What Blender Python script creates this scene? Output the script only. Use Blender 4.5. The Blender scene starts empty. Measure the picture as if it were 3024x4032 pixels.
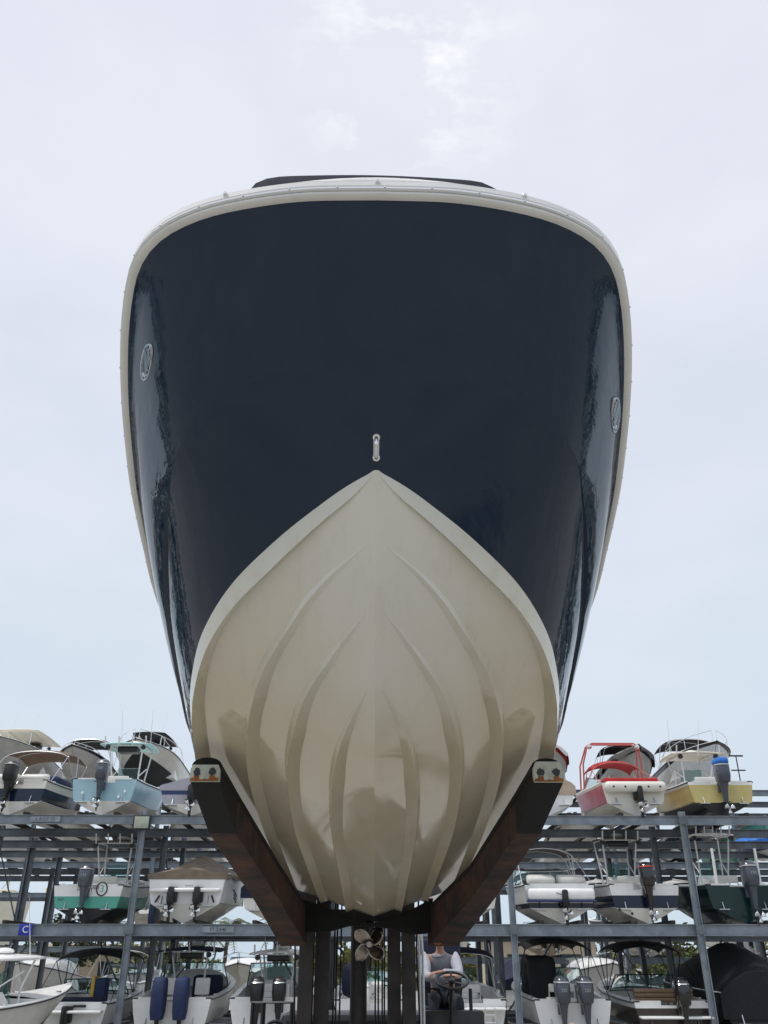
import bpy, bmesh, math, random
import numpy as np
from mathutils import Vector, Matrix, Euler
R = math.radians
random.seed(7); rng = np.random.default_rng(7)
sc = bpy.context.scene
C = sc.collection
CAMZ = 2.3
# ------------------------------------------------------------------ camera
cd = bpy.data.cameras.new("camera"); cam = bpy.data.objects.new("camera", cd); C.objects.link(cam)
cd.sensor_fit = 'VERTICAL'; cd.sensor_height = 36; cd.lens = 36*3317/4032; cd.clip_start = .05; cd.clip_end = 3000
cam.location = (0, 0, CAMZ); cam.rotation_euler = (R(90+28.3), 0, R(-.62)); sc.camera = cam
# ------------------------------------------------------------------ sky, sun, exposure
SUN_EL, SUN_DIR = 70, Vector((-.48, -.16))
w = bpy.data.worlds.new("World"); sc.world = w; w.use_nodes = True
nt = w.node_tree; nt.nodes.clear()
def N(t, **k):
    n = nt.nodes.new(t)
    for a, v in k.items(): setattr(n, a, v)
    return n
sky = N('ShaderNodeTexSky', sky_type='NISHITA', sun_disc=False, sun_elevation=R(SUN_EL),
        sun_rotation=math.atan2(SUN_DIR.x, SUN_DIR.y), dust_density=3.0, air_density=1.0, ozone_density=1.0)
tc = N('ShaderNodeTexCoord'); sep = N('ShaderNodeSeparateXYZ'); nt.links.new(tc.outputs['Generated'], sep.inputs[0])
ramp = N('ShaderNodeValToRGB')                                # thin overcast: bluish low, lilac white overhead
e = ramp.color_ramp.elements
e[0].position = 0.0; e[0].color = (.62, .735, .835, 1); e[1].position = .95; e[1].color = (.80, .82, .895, 1)
q = e.new(.25); q.color = (.70, .775, .865, 1); q = e.new(.55); q.color = (.755, .795, .88, 1)
nt.links.new(sep.outputs['Z'], ramp.inputs[0])
mp = N('ShaderNodeMapping'); mp.inputs['Scale'].default_value = (1.1, 1.1, 2.6); nt.links.new(tc.outputs['Generated'], mp.inputs[0])
nz = N('ShaderNodeTexNoise'); nz.inputs['Scale'].default_value = 2.2; nz.inputs['Detail'].default_value = 6; nz.inputs['Roughness'].default_value = .55
nt.links.new(mp.outputs[0], nz.inputs['Vector'])
cr = N('ShaderNodeValToRGB'); cr.color_ramp.elements[0].position = .36; cr.color_ramp.elements[0].color = (.92, .935, .955, 1)
cr.color_ramp.elements[1].position = .72; cr.color_ramp.elements[1].color = (1.05, 1.04, 1.03, 1)
nt.links.new(nz.outputs['Fac'], cr.inputs[0])
# a few small bright wisps high in the sky
mp2 = N('ShaderNodeMapping'); mp2.inputs['Scale'].default_value = (13, 26, 13); mp2.inputs['Rotation'].default_value = (0, 0, R(20))
nt.links.new(tc.outputs['Generated'], mp2.inputs[0])
nz2 = N('ShaderNodeTexNoise'); nz2.inputs['Scale'].default_value = 1.0; nz2.inputs['Detail'].default_value = 7; nz2.inputs['Roughness'].default_value = .62
nt.links.new(mp2.outputs[0], nz2.inputs['Vector'])
wr = N('ShaderNodeValToRGB'); wr.color_ramp.elements[0].position = .50; wr.color_ramp.elements[1].position = .72
nt.links.new(nz2.outputs['Fac'], wr.inputs[0])
vm = N('ShaderNodeVectorMath', operation='DISTANCE'); vm.inputs[1].default_value = (.03, .555, .83)
nt.links.new(tc.outputs['Generated'], vm.inputs[0])
mr = N('ShaderNodeMapRange'); mr.inputs['From Min'].default_value = .04; mr.inputs['From Max'].default_value = .15
mr.inputs['To Min'].default_value = 1; mr.inputs['To Max'].default_value = 0; nt.links.new(vm.outputs['Value'], mr.inputs['Value'])
wm = N('ShaderNodeMath', operation='MULTIPLY'); nt.links.new(wr.outputs[0], wm.inputs[0]); nt.links.new(mr.outputs[0], wm.inputs[1])
mul = N('ShaderNodeMix', data_type='RGBA', blend_type='MULTIPLY'); mul.inputs['Factor'].default_value = 1
nt.links.new(ramp.outputs[0], mul.inputs['A']); nt.links.new(cr.outputs[0], mul.inputs['B'])
wsp = N('ShaderNodeMix', data_type='RGBA'); wsp.inputs['B'].default_value = (1.02, 1.02, 1.04, 1)
nt.links.new(wm.outputs[0], wsp.inputs['Factor']); nt.links.new(mul.outputs['Result'], wsp.inputs['A'])
bg1 = N('ShaderNodeBackground'); bg1.inputs['Strength'].default_value = .07; nt.links.new(sky.outputs[0], bg1.inputs[0])
bg2 = N('ShaderNodeBackground'); bg2.inputs['Strength'].default_value = 1.14; nt.links.new(wsp.outputs['Result'], bg2.inputs[0])
mx = N('ShaderNodeMixShader'); mx.inputs[0].default_value = .86
nt.links.new(bg1.outputs[0], mx.inputs[1]); nt.links.new(bg2.outputs[0], mx.inputs[2])
wo = N('ShaderNodeOutputWorld'); nt.links.new(mx.outputs[0], wo.inputs[0])
sl = bpy.data.lights.new("sun", 'SUN'); sl.energy = 2.4; sl.angle = R(5); sl.color = (1, .96, .9)
so = bpy.data.objects.new("sun", sl); C.objects.link(so); so.location = (-20, 10, 60)
sd = Vector((SUN_DIR.normalized().x*math.cos(R(SUN_EL)), SUN_DIR.normalized().y*math.cos(R(SUN_EL)), math.sin(R(SUN_EL))))
so.rotation_euler = sd.to_track_quat('Z', 'Y').to_euler()
sc.view_settings.view_transform = 'Standard'; sc.view_settings.look = 'None'; sc.view_settings.exposure = 0
sc.view_settings.gamma = 1
sc.render.engine = 'CYCLES'

# ------------------------------------------------------------------ materials
MATS = {}
def mat(name, col, rough=.5, metal=0, var=0, vscale=6, col2=None, coat=0, bump=0, bscale=30, trans=0, stretch=None):
    if name in MATS: return MATS[name]
    m = bpy.data.materials.new(name); m.use_nodes = True; t = m.node_tree
    b = t.nodes['Principled BSDF']; b.inputs['Roughness'].default_value = rough; b.inputs['Metallic'].default_value = metal
    b.inputs['Base Color'].default_value = (*col, 1); b.inputs['Coat Weight'].default_value = coat
    if coat: b.inputs['Coat Roughness'].default_value = .03
    if trans: b.inputs['Transmission Weight'].default_value = trans; b.inputs['IOR'].default_value = 1.05
    tcn = None
    if var or bump:
        tcn = t.nodes.new('ShaderNodeTexCoord'); src = tcn.outputs['Object']
        if stretch:
            mpn = t.nodes.new('ShaderNodeMapping'); mpn.inputs['Scale'].default_value = stretch
            t.links.new(src, mpn.inputs[0]); src = mpn.outputs[0]
    if var:
        n = t.nodes.new('ShaderNodeTexNoise'); n.inputs['Scale'].default_value = vscale; n.inputs['Detail'].default_value = 6; n.inputs['Roughness'].default_value = .6
        t.links.new(src, n.inputs['Vector'])
        r = t.nodes.new('ShaderNodeValToRGB'); r.color_ramp.elements[0].position = .35; r.color_ramp.elements[1].position = .68
        c2 = col2 if col2 else tuple(c*(1-var) for c in col)
        r.color_ramp.elements[0].color = (*c2, 1); r.color_ramp.elements[1].color = (*col, 1)
        t.links.new(n.outputs['Fac'], r.inputs[0]); t.links.new(r.outputs[0], b.inputs['Base Color'])
    if bump:
        n = t.nodes.new('ShaderNodeTexNoise'); n.inputs['Scale'].default_value = bscale; n.inputs['Detail'].default_value = 4
        t.links.new(src, n.inputs['Vector'])
        bp = t.nodes.new('ShaderNodeBump'); bp.inputs['Strength'].default_value = bump; bp.inputs['Distance'].default_value = .02
        t.links.new(n.outputs['Fac'], bp.inputs['Height']); t.links.new(bp.outputs[0], b.inputs['Normal'])
    MATS[name] = m; return m
WHITE = mat('white gelcoat', (.90, .895, .875), .22, var=.10, vscale=2.5)
OFFW = mat('off white gelcoat', (.78, .75, .67), .25, var=.12, vscale=2)
BEIGEB = mat('stained bottom gelcoat', (.68, .62, .50), .3, var=.35, vscale=3, stretch=(1, .4, 1.6))
GREYB = mat('grey gelcoat', (.58, .56, .52), .3, var=.2, vscale=2)
NAVY = mat('navy gelcoat', (.012, .02, .05), .12, var=.3, vscale=3)
BLACKG = mat('black bottom paint', (.018, .02, .02), .55, var=.4, vscale=3)
PALEB = mat('pale blue gelcoat', (.36, .56, .64), .2, var=.12, vscale=2)
TEAL = mat('teal gelcoat', (.10, .42, .33), .2, var=.12, vscale=2)
GREEN = mat('dark green gelcoat', (.006, .035, .035), .15, var=.3, vscale=2)
YELL = mat('pale yellow gelcoat', (.62, .52, .20), .22, var=.15, vscale=2)
PINK = mat('faded red gelcoat', (.50, .10, .14), .3, var=.35, vscale=3)
BROWNS = mat('dark brown gelcoat', (.06, .045, .04), .2, var=.3, vscale=2)
STEELP = mat('white painted tube', (.72, .73, .72), .3)
CHROME = mat('polished stainless steel', (.75, .76, .77), .12, 1)
ALU = mat('brushed aluminium', (.6, .62, .64), .32, 1)
DGREY = mat('dark grey outboard paint', (.055, .065, .085), .25, coat=.4)
BLK = mat('black plastic', (.012, .012, .013), .38, var=.2, vscale=8)
BLKGL = mat('gloss black outboard paint', (.008, .008, .009), .14, coat=.6)
CANB = mat('black canvas', (.010, .011, .014), .85, var=.4, vscale=5, bump=.3, bscale=12)
CANN = mat('navy canvas', (.012, .018, .05), .85, var=.4, vscale=5, bump=.3, bscale=12)
CANBR = mat('brown canvas', (.19, .12, .085), .8, var=.25, vscale=5, bump=.3, bscale=12)
CANT = mat('tan canvas', (.52, .42, .31), .85, var=.2, vscale=3, bump=.4, bscale=9)
CANDT = mat('dark tan canvas', (.25, .20, .15), .85, var=.3, vscale=3, bump=.4, bscale=9)
CANG = mat('grey canvas', (.42, .42, .47), .85, var=.15, vscale=4, bump=.3, bscale=9)
CANDG = mat('charcoal canvas', (.10, .09, .085), .85, var=.25, vscale=4, bump=.3, bscale=9)
CANR = mat('red canvas', (.50, .02, .025), .75, var=.25, vscale=4, bump=.3, bscale=9)
CANBL = mat('blue canvas', (.02, .16, .55), .75, var=.2, vscale=4, bump=.3, bscale=9)
MIDN = mat('midnight blue canvas', (.006, .010, .028), .95, var=.3, vscale=4, bump=.2)
REDT = mat('red painted tube', (.55, .14, .13), .35)
GLASS = mat('tinted acrylic', (.45, .62, .60), .03, trans=.92)
VINYL = mat('white vinyl', (.68, .67, .63), .45, var=.08, vscale=6)
BRVIN = mat('brown vinyl', (.27, .17, .10), .5, var=.2, vscale=6)
CREAM = mat('cream canopy', (.74, .70, .58), .5, var=.08, vscale=2)
AQUA = mat('aqua canopy', (.45, .76, .76), .45, var=.08, vscale=2)
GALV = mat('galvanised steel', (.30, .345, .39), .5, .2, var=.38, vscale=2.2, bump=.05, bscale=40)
GALVD = mat('darker galvanised steel', (.17, .195, .22), .55, .2, var=.4, vscale=2)  # darker copy of the steel for rear rows, braces and plates
WOOD = mat('dark carpeted bunk', (.06, .05, .042), .9, var=.4, vscale=8, bump=.3)
BLUEC = mat('blue cover fabric', (.015, .03, .10), .75, var=.35, vscale=5, bump=.3, bscale=14)
BLUES = mat('blue sign paint', (.015, .03, .34), .4)
LETW = mat('white lettering', (.75, .75, .75), .5)
LETG = mat('grey lettering', (.35, .36, .38), .5)
LETD = mat('dark stencil', (.05, .055, .06), .7)
REDL = mat('red marking', (.5, .03, .03), .5)
NAVSTR = mat('navy stripe', (.02, .04, .14), .3)
YELP = mat('yellow paint', (.62, .42, .06), .5, var=.2)

# ------------------------------------------------------------------ mesh helpers
class MB:
    def __init__(s): s.v = []; s.f = []; s.m = []
    def add(s, vs, fs, m=0):
        o = len(s.v); s.v += [tuple(p) for p in vs]
        s.f += [tuple(i+o for i in f) for f in fs]; s.m += [m]*len(fs); return s
    def box(s, c, d, m=0, rot=None, bev=0):
        x, y, z = (k/2 for k in d)
        if bev:
            b = min(bev, x*.9, y*.9, z*.9); bm = bmesh.new(); bmesh.ops.create_cube(bm, size=1)
            for v in bm.verts: v.co = Vector((v.co.x*d[0], v.co.y*d[1], v.co.z*d[2]))
            bmesh.ops.bevel(bm, geom=list(bm.edges), offset=b, segments=2, affect='EDGES', profile=.5)
            vs = [v.co.copy() for v in bm.verts]; bm.verts.index_update(); fs = [[v.index for v in f.verts] for f in bm.faces]; bm.free()
        else:
            vs = [Vector((a*x, b2*y, c2*z)) for a in (-1, 1) for b2 in (-1, 1) for c2 in (-1, 1)]
            fs = [(0, 1, 3, 2), (4, 6, 7, 5), (0, 4, 5, 1), (2, 3, 7, 6), (0, 2, 6, 4), (1, 5, 7, 3)]
        if rot is not None:
            M_ = Euler(rot).to_matrix(); vs = [M_ @ v for v in vs]
        return s.add([v+Vector(c) for v in vs], fs, m)
    def loft(s, rings, m=0, caps=True, closed=True):
        n = len(rings[0]); vs = [p for r in rings for p in r]; fs = []
        for i in range(len(rings)-1):
            for j in range(n if closed else n-1):
                k = (j+1) % n; fs.append((i*n+j, i*n+k, (i+1)*n+k, (i+1)*n+j))
        if caps and closed:
            fs.append(tuple(range(n))[::-1]); fs.append(tuple((len(rings)-1)*n+j for j in range(n)))
        return s.add(vs, fs, m)
    def tube(s, pts, r, n=6, m=0, caps=True):
        pts = [Vector(p) for p in pts]; rings = []
        rr = r if hasattr(r, '__len__') else [r]*len(pts)
        prev = None
        for i, p in enumerate(pts):
            t = (pts[min(i+1, len(pts)-1)]-pts[max(i-1, 0)]).normalized()
            if prev is None:
                up = Vector((0, 0, 1)) if abs(t.z) < .9 else Vector((1, 0, 0)); a = t.cross(up).normalized()
            else:
                a = (prev-t*prev.dot(t)).normalized()
            prev = a; b = t.cross(a)
            rings.append([p+(a*math.cos(2*math.pi*k/n)+b*math.sin(2*math.pi*k/n))*rr[i] for k in range(n)])
        return s.loft(rings, m, caps)
    def ball(s, c, r, m=0, nu=10, nv=6):
        r = r if hasattr(r, '__len__') else (r, r, r); rings = []
        for i in range(nv+1):
            a = math.pi*(i+.02)/(nv+.04)-math.pi/2
            rings.append([(c[0]+r[0]*math.cos(a)*math.cos(2*math.pi*k/nu), c[1]+r[1]*math.cos(a)*math.sin(2*math.pi*k/nu), c[2]+r[2]*math.sin(a)) for k in range(nu)])
        return s.loft(rings, m)
    def grid(s, P, m=0, flip=False):
        a, b = len(P), len(P[0]); fs = []
        for i in range(a-1):
            for j in range(b-1):
                f = (i*b+j, (i+1)*b+j, (i+1)*b+j+1, i*b+j+1); fs.append(f[::-1] if flip else f)
        return s.add([p for r in P for p in r], fs, m)
    def prism(s, poly, axis, a, b, m=0):      # 2D poly extruded along an axis
        def P(p, t): return {'x': (t, p[0], p[1]), 'y': (p[0], t, p[1]), 'z': (p[0], p[1], t)}[axis]
        return s.loft([[P(p, a) for p in poly], [P(p, b) for p in poly]], m)
    def xf(s, M_):
        s.v = [tuple(M_ @ Vector(p)) for p in s.v]; return s
    def build(s, name, mats, parent=None, smooth=30, **kw):
        me = bpy.data.meshes.new(name); me.from_pydata(s.v, [], s.f)
        for mm in (mats if isinstance(mats, (list, tuple)) else [mats]): me.materials.append(mm)
        me.polygons.foreach_set('material_index', s.m)
        if smooth:
            me.polygons.foreach_set('use_smooth', [True]*len(me.polygons)); me.set_sharp_from_angle(angle=R(smooth))
        me.update()
        o = bpy.data.objects.new(name, me); C.objects.link(o)
        if parent is not None: o.parent = parent
        for k, v in kw.items(): o[k] = v
        return o
def clean(o, normals=True, dist=1e-4):
    bm = bmesh.new(); bm.from_mesh(o.data); bmesh.ops.remove_doubles(bm, verts=bm.verts, dist=dist)
    if normals: bmesh.ops.recalc_face_normals(bm, faces=bm.faces)
    bm.to_mesh(o.data); bm.free(); return o
def empty(name, loc, rz=0, **kw):
    o = bpy.data.objects.new(name, None); C.objects.link(o); o.location = loc; o.rotation_euler = (0, 0, rz); o.empty_display_size = .2
    for k, v in kw.items(): o[k] = v
    return o
def tag(o, label, cat, group=None):
    o['label'] = label; o['category'] = cat
    if group: o['group'] = group
    return o
def lettering(name, txt, size, M_, m, parent, depth=.006):
    cu = bpy.data.curves.new(name, 'FONT'); cu.body = txt; cu.size = size; cu.extrude = depth/2; cu.align_x = 'CENTER'; cu.align_y = 'CENTER'
    t = bpy.data.objects.new(name, cu); C.objects.link(t)
    dg = bpy.context.evaluated_depsgraph_get(); me = bpy.data.meshes.new_from_object(t.evaluated_get(dg)); bpy.data.objects.remove(t)
    me.transform(M_); me.materials.clear(); me.materials.append(m)
    o = bpy.data.objects.new(name, me); C.objects.link(o); o.parent = parent; return o
FACE = Matrix.Rotation(R(90), 4, 'X')         # lettering upright in the xz plane, read from -y
def crv(pts, n):                              # Catmull-Rom through pts resampled to n by chord length
    p = np.array(pts, float); d = np.r_[0, np.cumsum(np.linalg.norm(np.diff(p, axis=0), axis=1))]
    ph = np.vstack([2*p[0]-p[1], p, 2*p[-1]-p[-2]]); dense = []
    for i in range(len(p)-1):
        a, b, c_, e_ = ph[i:i+4]
        for t in np.linspace(0, 1, 24, endpoint=False):
            dense.append(.5*(2*b+(c_-a)*t+(2*a-5*b+4*c_-e_)*t*t+(3*b-a-3*c_+e_)*t**3))
    dense.append(p[-1]); dn = np.array(dense); L = np.r_[0, np.cumsum(np.linalg.norm(np.diff(dn, axis=0), axis=1))]
    u = np.linspace(0, L[-1], n) if np.isscalar(n) else np.asarray(n)*L[-1]
    return np.stack([np.interp(u, L, dn[:, k]) for k in range(3)], 1)

# ------------------------------------------------------------------ the ground
gm = mat('concrete yard', (.34, .33, .31), .85, var=.25, vscale=.6, bump=.2, bscale=20)
MB().grid([[(x, y, 0) for y in (-600, -40, 60, 1200)] for x in (-900, -40, 40, 900)], flip=True).build('ground', gm, smooth=0, kind='structure')

# ------------------------------------------------------------------ the big boat on the forks
BADGE = (22, .6, 27, .72)
def big_boat():
    boat = empty('motor_boat', (0, 0, CAMZ))
    tag(boat, 'large navy blue motor boat with cream ridged bottom, held up on the forks bow first', 'boat')
    NB, fr = 90, np.linspace(0, 1, 90)**1.35
    sheer = crv([(0, 2.558, 2.913), (.312, 2.567, 2.912), (.564, 2.604, 2.907), (.764, 2.657, 2.90), (.927, 2.735, 2.889), (1.037, 2.825, 2.874),
                 (1.116, 2.935, 2.85), (1.171, 3.064, 2.81), (1.214, 3.202, 2.749), (1.246, 3.34, 2.68), (1.275, 3.50, 2.602), (1.303, 3.70, 2.51),
                 (1.333, 3.99, 2.385), (1.354, 4.22, 2.315), (1.376, 4.61, 2.21), (1.405, 5.19, 2.09), (1.42, 6.4, 1.96), (1.42, 8.4, 1.85), (1.38, 10.42, 1.78)], fr)
    knuc = crv([(0, 3.02, 2.369), (.36, 3.05, 2.335), (.68, 3.16, 2.275), (.88, 3.33, 2.21), (.995, 3.54, 2.165), (1.056, 3.77, 2.11), (1.108, 3.98, 2.065), (1.175, 4.33, 1.975),
                (1.237, 4.71, 1.883), (1.282, 5.10, 1.803), (1.337, 5.85, 1.64), (1.372, 6.5, 1.53), (1.385, 8.4, 1.37), (1.35, 10.42, 1.22)], fr)
    chine = crv([(0, 3.324, 2.010), (.12, 3.40, 1.978), (.246, 3.503, 1.939), (.485, 3.729, 1.855), (.753, 4.052, 1.746), (.958, 4.445, 1.635), (1.085, 4.863, 1.542),
                 (1.169, 5.269, 1.460), (1.254, 5.876, 1.369), (1.307, 6.366, 1.313), (1.34, 7.4, 1.20), (1.34, 8.8, 1.06), (1.32, 10.42, .90)], fr)
    blue = bpy.data.materials.new('navy gelcoat topsides'); blue.use_nodes = True; t = blue.node_tree; b = t.nodes['Principled BSDF']
    b.inputs['Base Color'].default_value = (.005, .0195, .044, 1); b.inputs['Roughness'].default_value = .045; b.inputs['Specular IOR Level'].default_value = .45
    to = t.nodes.new('ShaderNodeTexCoord'); mpn = t.nodes.new('ShaderNodeMapping'); mpn.inputs['Scale'].default_value = (1, .35, 1); t.links.new(to.outputs['Object'], mpn.inputs[0])
    nn = t.nodes.new('ShaderNodeTexNoise'); nn.inputs['Scale'].default_value = 9; nn.inputs['Detail'].default_value = 3; t.links.new(mpn.outputs[0], nn.inputs['Vector'])
    bp = t.nodes.new('ShaderNodeBump'); bp.inputs['Strength'].default_value = .16; bp.inputs['Distance'].default_value = .02
    t.links.new(nn.outputs['Fac'], bp.inputs['Height']); t.links.new(bp.outputs[0], b.inputs['Normal'])
    n2 = t.nodes.new('ShaderNodeTexNoise'); n2.inputs['Scale'].default_value = 1.7; n2.inputs['Detail'].default_value = 8; n2.inputs['Roughness'].default_value = .7; t.links.new(mpn.outputs[0], n2.inputs['Vector'])
    r2 = t.nodes.new('ShaderNodeMapRange'); r2.inputs['From Min'].default_value = .35; r2.inputs['From Max'].default_value = .7; r2.inputs['To Min'].default_value = .03; r2.inputs['To Max'].default_value = .09
    t.links.new(n2.outputs['Fac'], r2.inputs['Value']); t.links.new(r2.outputs[0], b.inputs['Roughness'])
    mb = MB()
    nl, nu, UPB, LOB = 10, 12, .018, .004
    for sgn in (-1, 1):
        P = []
        for i in range(NB):
            led = .022*min(1, max(0, (knuc[i][1]-3.40)/.8)); row = []
            c0, k0, s0 = chine[i], knuc[i], sheer[i]
            tx = knuc[min(i+1, NB-1)]-knuc[max(i-1, 0)]; out = np.array([tx[1], -tx[0], 0]); out = out/(np.linalg.norm(out)+1e-9)
            g = min(1, max(0, (i-8)/14))
            for j in range(nl+1):
                f = j/nl; p = c0+(k0-c0)*f + out*LOB*math.sin(math.pi*f)*g; row.append(p)
            k1 = k0+out*led; e0 = s0+(k1-s0)*.085-out*.010*g; row.append(k1)
            for j in range(1, nu+1):
                f = j/nu; p = k1+(e0-k1)*f + out*UPB*math.sin(math.pi*f**.8)*g; row.append(p)
            row.append(s0)
            P.append([(sgn*p[0], p[1], p[2]) for p in row])
        mb.grid(P, 0, flip=sgn > 0)
    tr = [(chine[-1], knuc[-1]), (knuc[-1], sheer[-1])]
    for a, c_ in tr:
        mb.add([(-a[0], a[1], a[2]), (a[0], a[1], a[2]), (c_[0], c_[1], c_[2]), (-c_[0], c_[1], c_[2])], [(3, 2, 1, 0)])
    clean(mb.build('topsides', blue, boat, smooth=0), False)
    me = boat.children[0].data; me.polygons.foreach_set('use_smooth', [True]*len(me.polygons)); me.set_sharp_from_angle(angle=R(24))
    # ---- ridged bottom: keel, three strakes and a chine flat a side
    bot = bpy.data.materials.new('cream gelcoat bottom'); bot.use_nodes = True; t = bot.node_tree; b = t.nodes['Principled BSDF']
    to = t.nodes.new('ShaderNodeTexCoord'); mpn = t.nodes.new('ShaderNodeMapping'); mpn.inputs['Scale'].default_value = (1.2, .5, 1.2); t.links.new(to.outputs['Object'], mpn.inputs[0])
    n1 = t.nodes.new('ShaderNodeTexNoise'); n1.inputs['Scale'].default_value = 1.3; n1.inputs['Detail'].default_value = 7; n1.inputs['Roughness'].default_value = .6; t.links.new(mpn.outputs[0], n1.inputs['Vector'])
    sy = t.nodes.new('ShaderNodeSeparateXYZ'); t.links.new(to.outputs['Object'], sy.inputs[0])
    m1 = t.nodes.new('ShaderNodeMapRange'); m1.inputs['From Min'].default_value = 3.6; m1.inputs['From Max'].default_value = 5.2; m1.inputs['To Min'].default_value = -.25; m1.inputs['To Max'].default_value = .32
    t.links.new(sy.outputs['Y'], m1.inputs['Value'])
    ad = t.nodes.new('ShaderNodeMath'); ad.operation = 'ADD'; t.links.new(n1.outputs['Fac'], ad.inputs[0]); t.links.new(m1.outputs[0], ad.inputs[1])
    rr = t.nodes.new('ShaderNodeValToRGB'); rr.color_ramp.elements[0].position = .30; rr.color_ramp.elements[0].color = (.70, .68, .59, 1)
    rr.color_ramp.elements[1].position = .85; rr.color_ramp.elements[1].color = (.655, .58, .42, 1)
    t.links.new(ad.outputs[0], rr.inputs[0]); 
    mp4 = t.nodes.new('ShaderNodeMapping'); mp4.inputs['Scale'].default_value = (7, 1.6, 3); t.links.new(to.outputs['Object'], mp4.inputs[0])
    n4 = t.nodes.new('ShaderNodeTexNoise'); n4.inputs['Scale'].default_value = 1.6; n4.inputs['Detail'].default_value = 9; n4.inputs['Roughness'].default_value = .72; t.links.new(mp4.outputs[0], n4.inputs['Vector'])
    r4 = t.nodes.new('ShaderNodeValToRGB'); r4.color_ramp.elements[0].position = .30; r4.color_ramp.elements[0].color = (.62, .56, .47, 1); r4.color_ramp.elements[1].position = .48; r4.color_ramp.elements[1].color = (1, 1, 1, 1)
    t.links.new(n4.outputs['Fac'], r4.inputs[0])
    m4 = t.nodes.new('ShaderNodeMix'); m4.data_type = 'RGBA'; m4.blend_type = 'MULTIPLY'; m4.inputs['Factor'].default_value = .16
    t.links.new(rr.outputs[0], m4.inputs['A']); t.links.new(r4.outputs[0], m4.inputs['B']); t.links.new(m4.outputs['Result'], b.inputs['Base Color'])
    n3 = t.nodes.new('ShaderNodeTexNoise'); n3.inputs['Scale'].default_value = 3; n3.inputs['Detail'].default_value = 5; t.links.new(mpn.outputs[0], n3.inputs['Vector'])
    r3 = t.nodes.new('ShaderNodeMapRange'); r3.inputs['From Min'].default_value = .4; r3.inputs['From Max'].default_value = .6; r3.inputs['To Min'].default_value = .06; r3.inputs['To Max'].default_value = .16
    t.links.new(n3.outputs['Fac'], r3.inputs['Value']); t.links.new(r3.outputs[0], b.inputs['Roughness'])
    b.inputs['Specular IOR Level'].default_value = .5
    kY = [3.324, 3.36, 3.45, 3.6, 3.9, 4.25, 4.7, 5.2, 6.2, 10.5]; kZ = [2.010, 1.90, 1.72, 1.55, 1.36, 1.20, 1.08, 1.0, .89, .47]
    keel = crv([(0, a, c_) for a, c_ in zip(kY, kZ)], 200)
    S1 = ([3.48, 3.75, 4.04, 4.45, 4.89, 5.42, 6.24, 7.76, 10.5], [.035, .252, .430, .613, .728, .814, .889, .934, .95])
    S2 = ([3.75, 4.09, 4.52, 5.07, 5.82, 7.2, 8.93, 10.5], [.042, .216, .385, .499, .582, .635, .62, .60])
    S3 = ([4.21, 4.53, 5.06, 5.77, 6.89, 8.43, 10.5], [.040, .130, .225, .282, .318, .315, .31])
    SS = [crv([(x, y, 0) for y, x in zip(*s)], 80) for s in (S3, S2, S1)]
    CI = crv([(x, y, 0) for y, x in zip([3.324, 3.55, 3.82, 4.12, 4.49, 5.01, 5.62, 6.59, 8, 10.5], [0, .247, .490, .710, .884, 1.025, 1.113, 1.195, 1.22, 1.21])], 80)
    mb = MB()
    Ys = np.r_[np.linspace(3.325, 5.2, 90), np.linspace(5.24, 10.42, 60)]
    cx = lambda Y, cv=chine: float(np.interp(Y, cv[:, 1], cv[:, 0])); cz = lambda Y: float(np.interp(Y, chine[:, 1], chine[:, 2]))
    for sgn in (-1, 1):
        P = []
        for Y in Ys:
            xc, zc, zk = cx(Y), cz(Y), float(np.interp(Y, keel[:, 1], keel[:, 2]))
            zs = lambda x: zk+(zc-zk)*(min(x/max(xc, 1e-4), 1))
            row = [(0, zk)]; lastx = 0
            for st in SS:
                y0 = st[0][1]; a = min(1, max(0, (Y-y0)/1.25))**.72
                xo = float(np.interp(Y, st[:, 1], st[:, 0])) if Y > y0 else min(.04, .3*xc)*(1+.01*len(row))
                wd = .080*a; xi = max(xo-wd, lastx+.001); xo = max(xo, xi+.001)
                for q_ in (.5,): row.append((lastx+(xi-lastx)*q_, zs(lastx+(xi-lastx)*q_)))
                row.append((xi, zs(xi))); row.append((xo, zs(xo)-a*(zs(xo)-zs(xi)+.030))); row.append((xo+.020*a, zs(xo+.020*a)+.0002)); lastx = xo+.020*a
            xi = max(min(float(np.interp(Y, CI[:, 1], CI[:, 0])), xc*.93), lastx+.001); xcc = max(xc, xi+.002)
            row.append((lastx+(xi-lastx)*.5, zs(lastx+(xi-lastx)*.5)))
            row.append((xi, zs(xi))); fl = min(1, (Y-3.32)/.5)
            rm = (xcc-xi)*(.52-.34*min(1, max(0, (Y-3.5)/1.9))); row.append((xi+(xcc-rm-xi)*.3, zs(xi)-.018*fl)); row.append((xcc-rm, zs(xi)-.048*fl)); row.append((xcc, zc))
            P.append([(sgn*x, Y, z) for x, z in row])
        mb.grid(P, 0, flip=sgn < 0)
        mb.add([(0, 10.42, 1.0)]+P[-1], [(0, k+1, k+2)[::sgn] for k in range(len(P[-1])-1)], 0)
    o = clean(mb.build('hull_bottom', bot, boat, smooth=0), False, 2e-4)
    o.data.polygons.foreach_set('use_smooth', [True]*len(o.data.polygons)); o.data.set_sharp_from_angle(angle=R(8))
    # ---- rub rail, stainless strip, screws, deck lip
    full = np.vstack([sheer[::-1]*[-1, 1, 1], sheer[1:]])
    tang = np.gradient(full, axis=0); outn = np.stack([-tang[:, 1], tang[:, 0], 0*tang[:, 0]], 1)
    outn = -outn/np.linalg.norm(outn, axis=1)[:, None]
    outn = np.where((outn[:, 1:2] > .5), -outn, outn)
    mid = len(full)//2
    if outn[mid][1] > 0: outn = -outn
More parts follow.
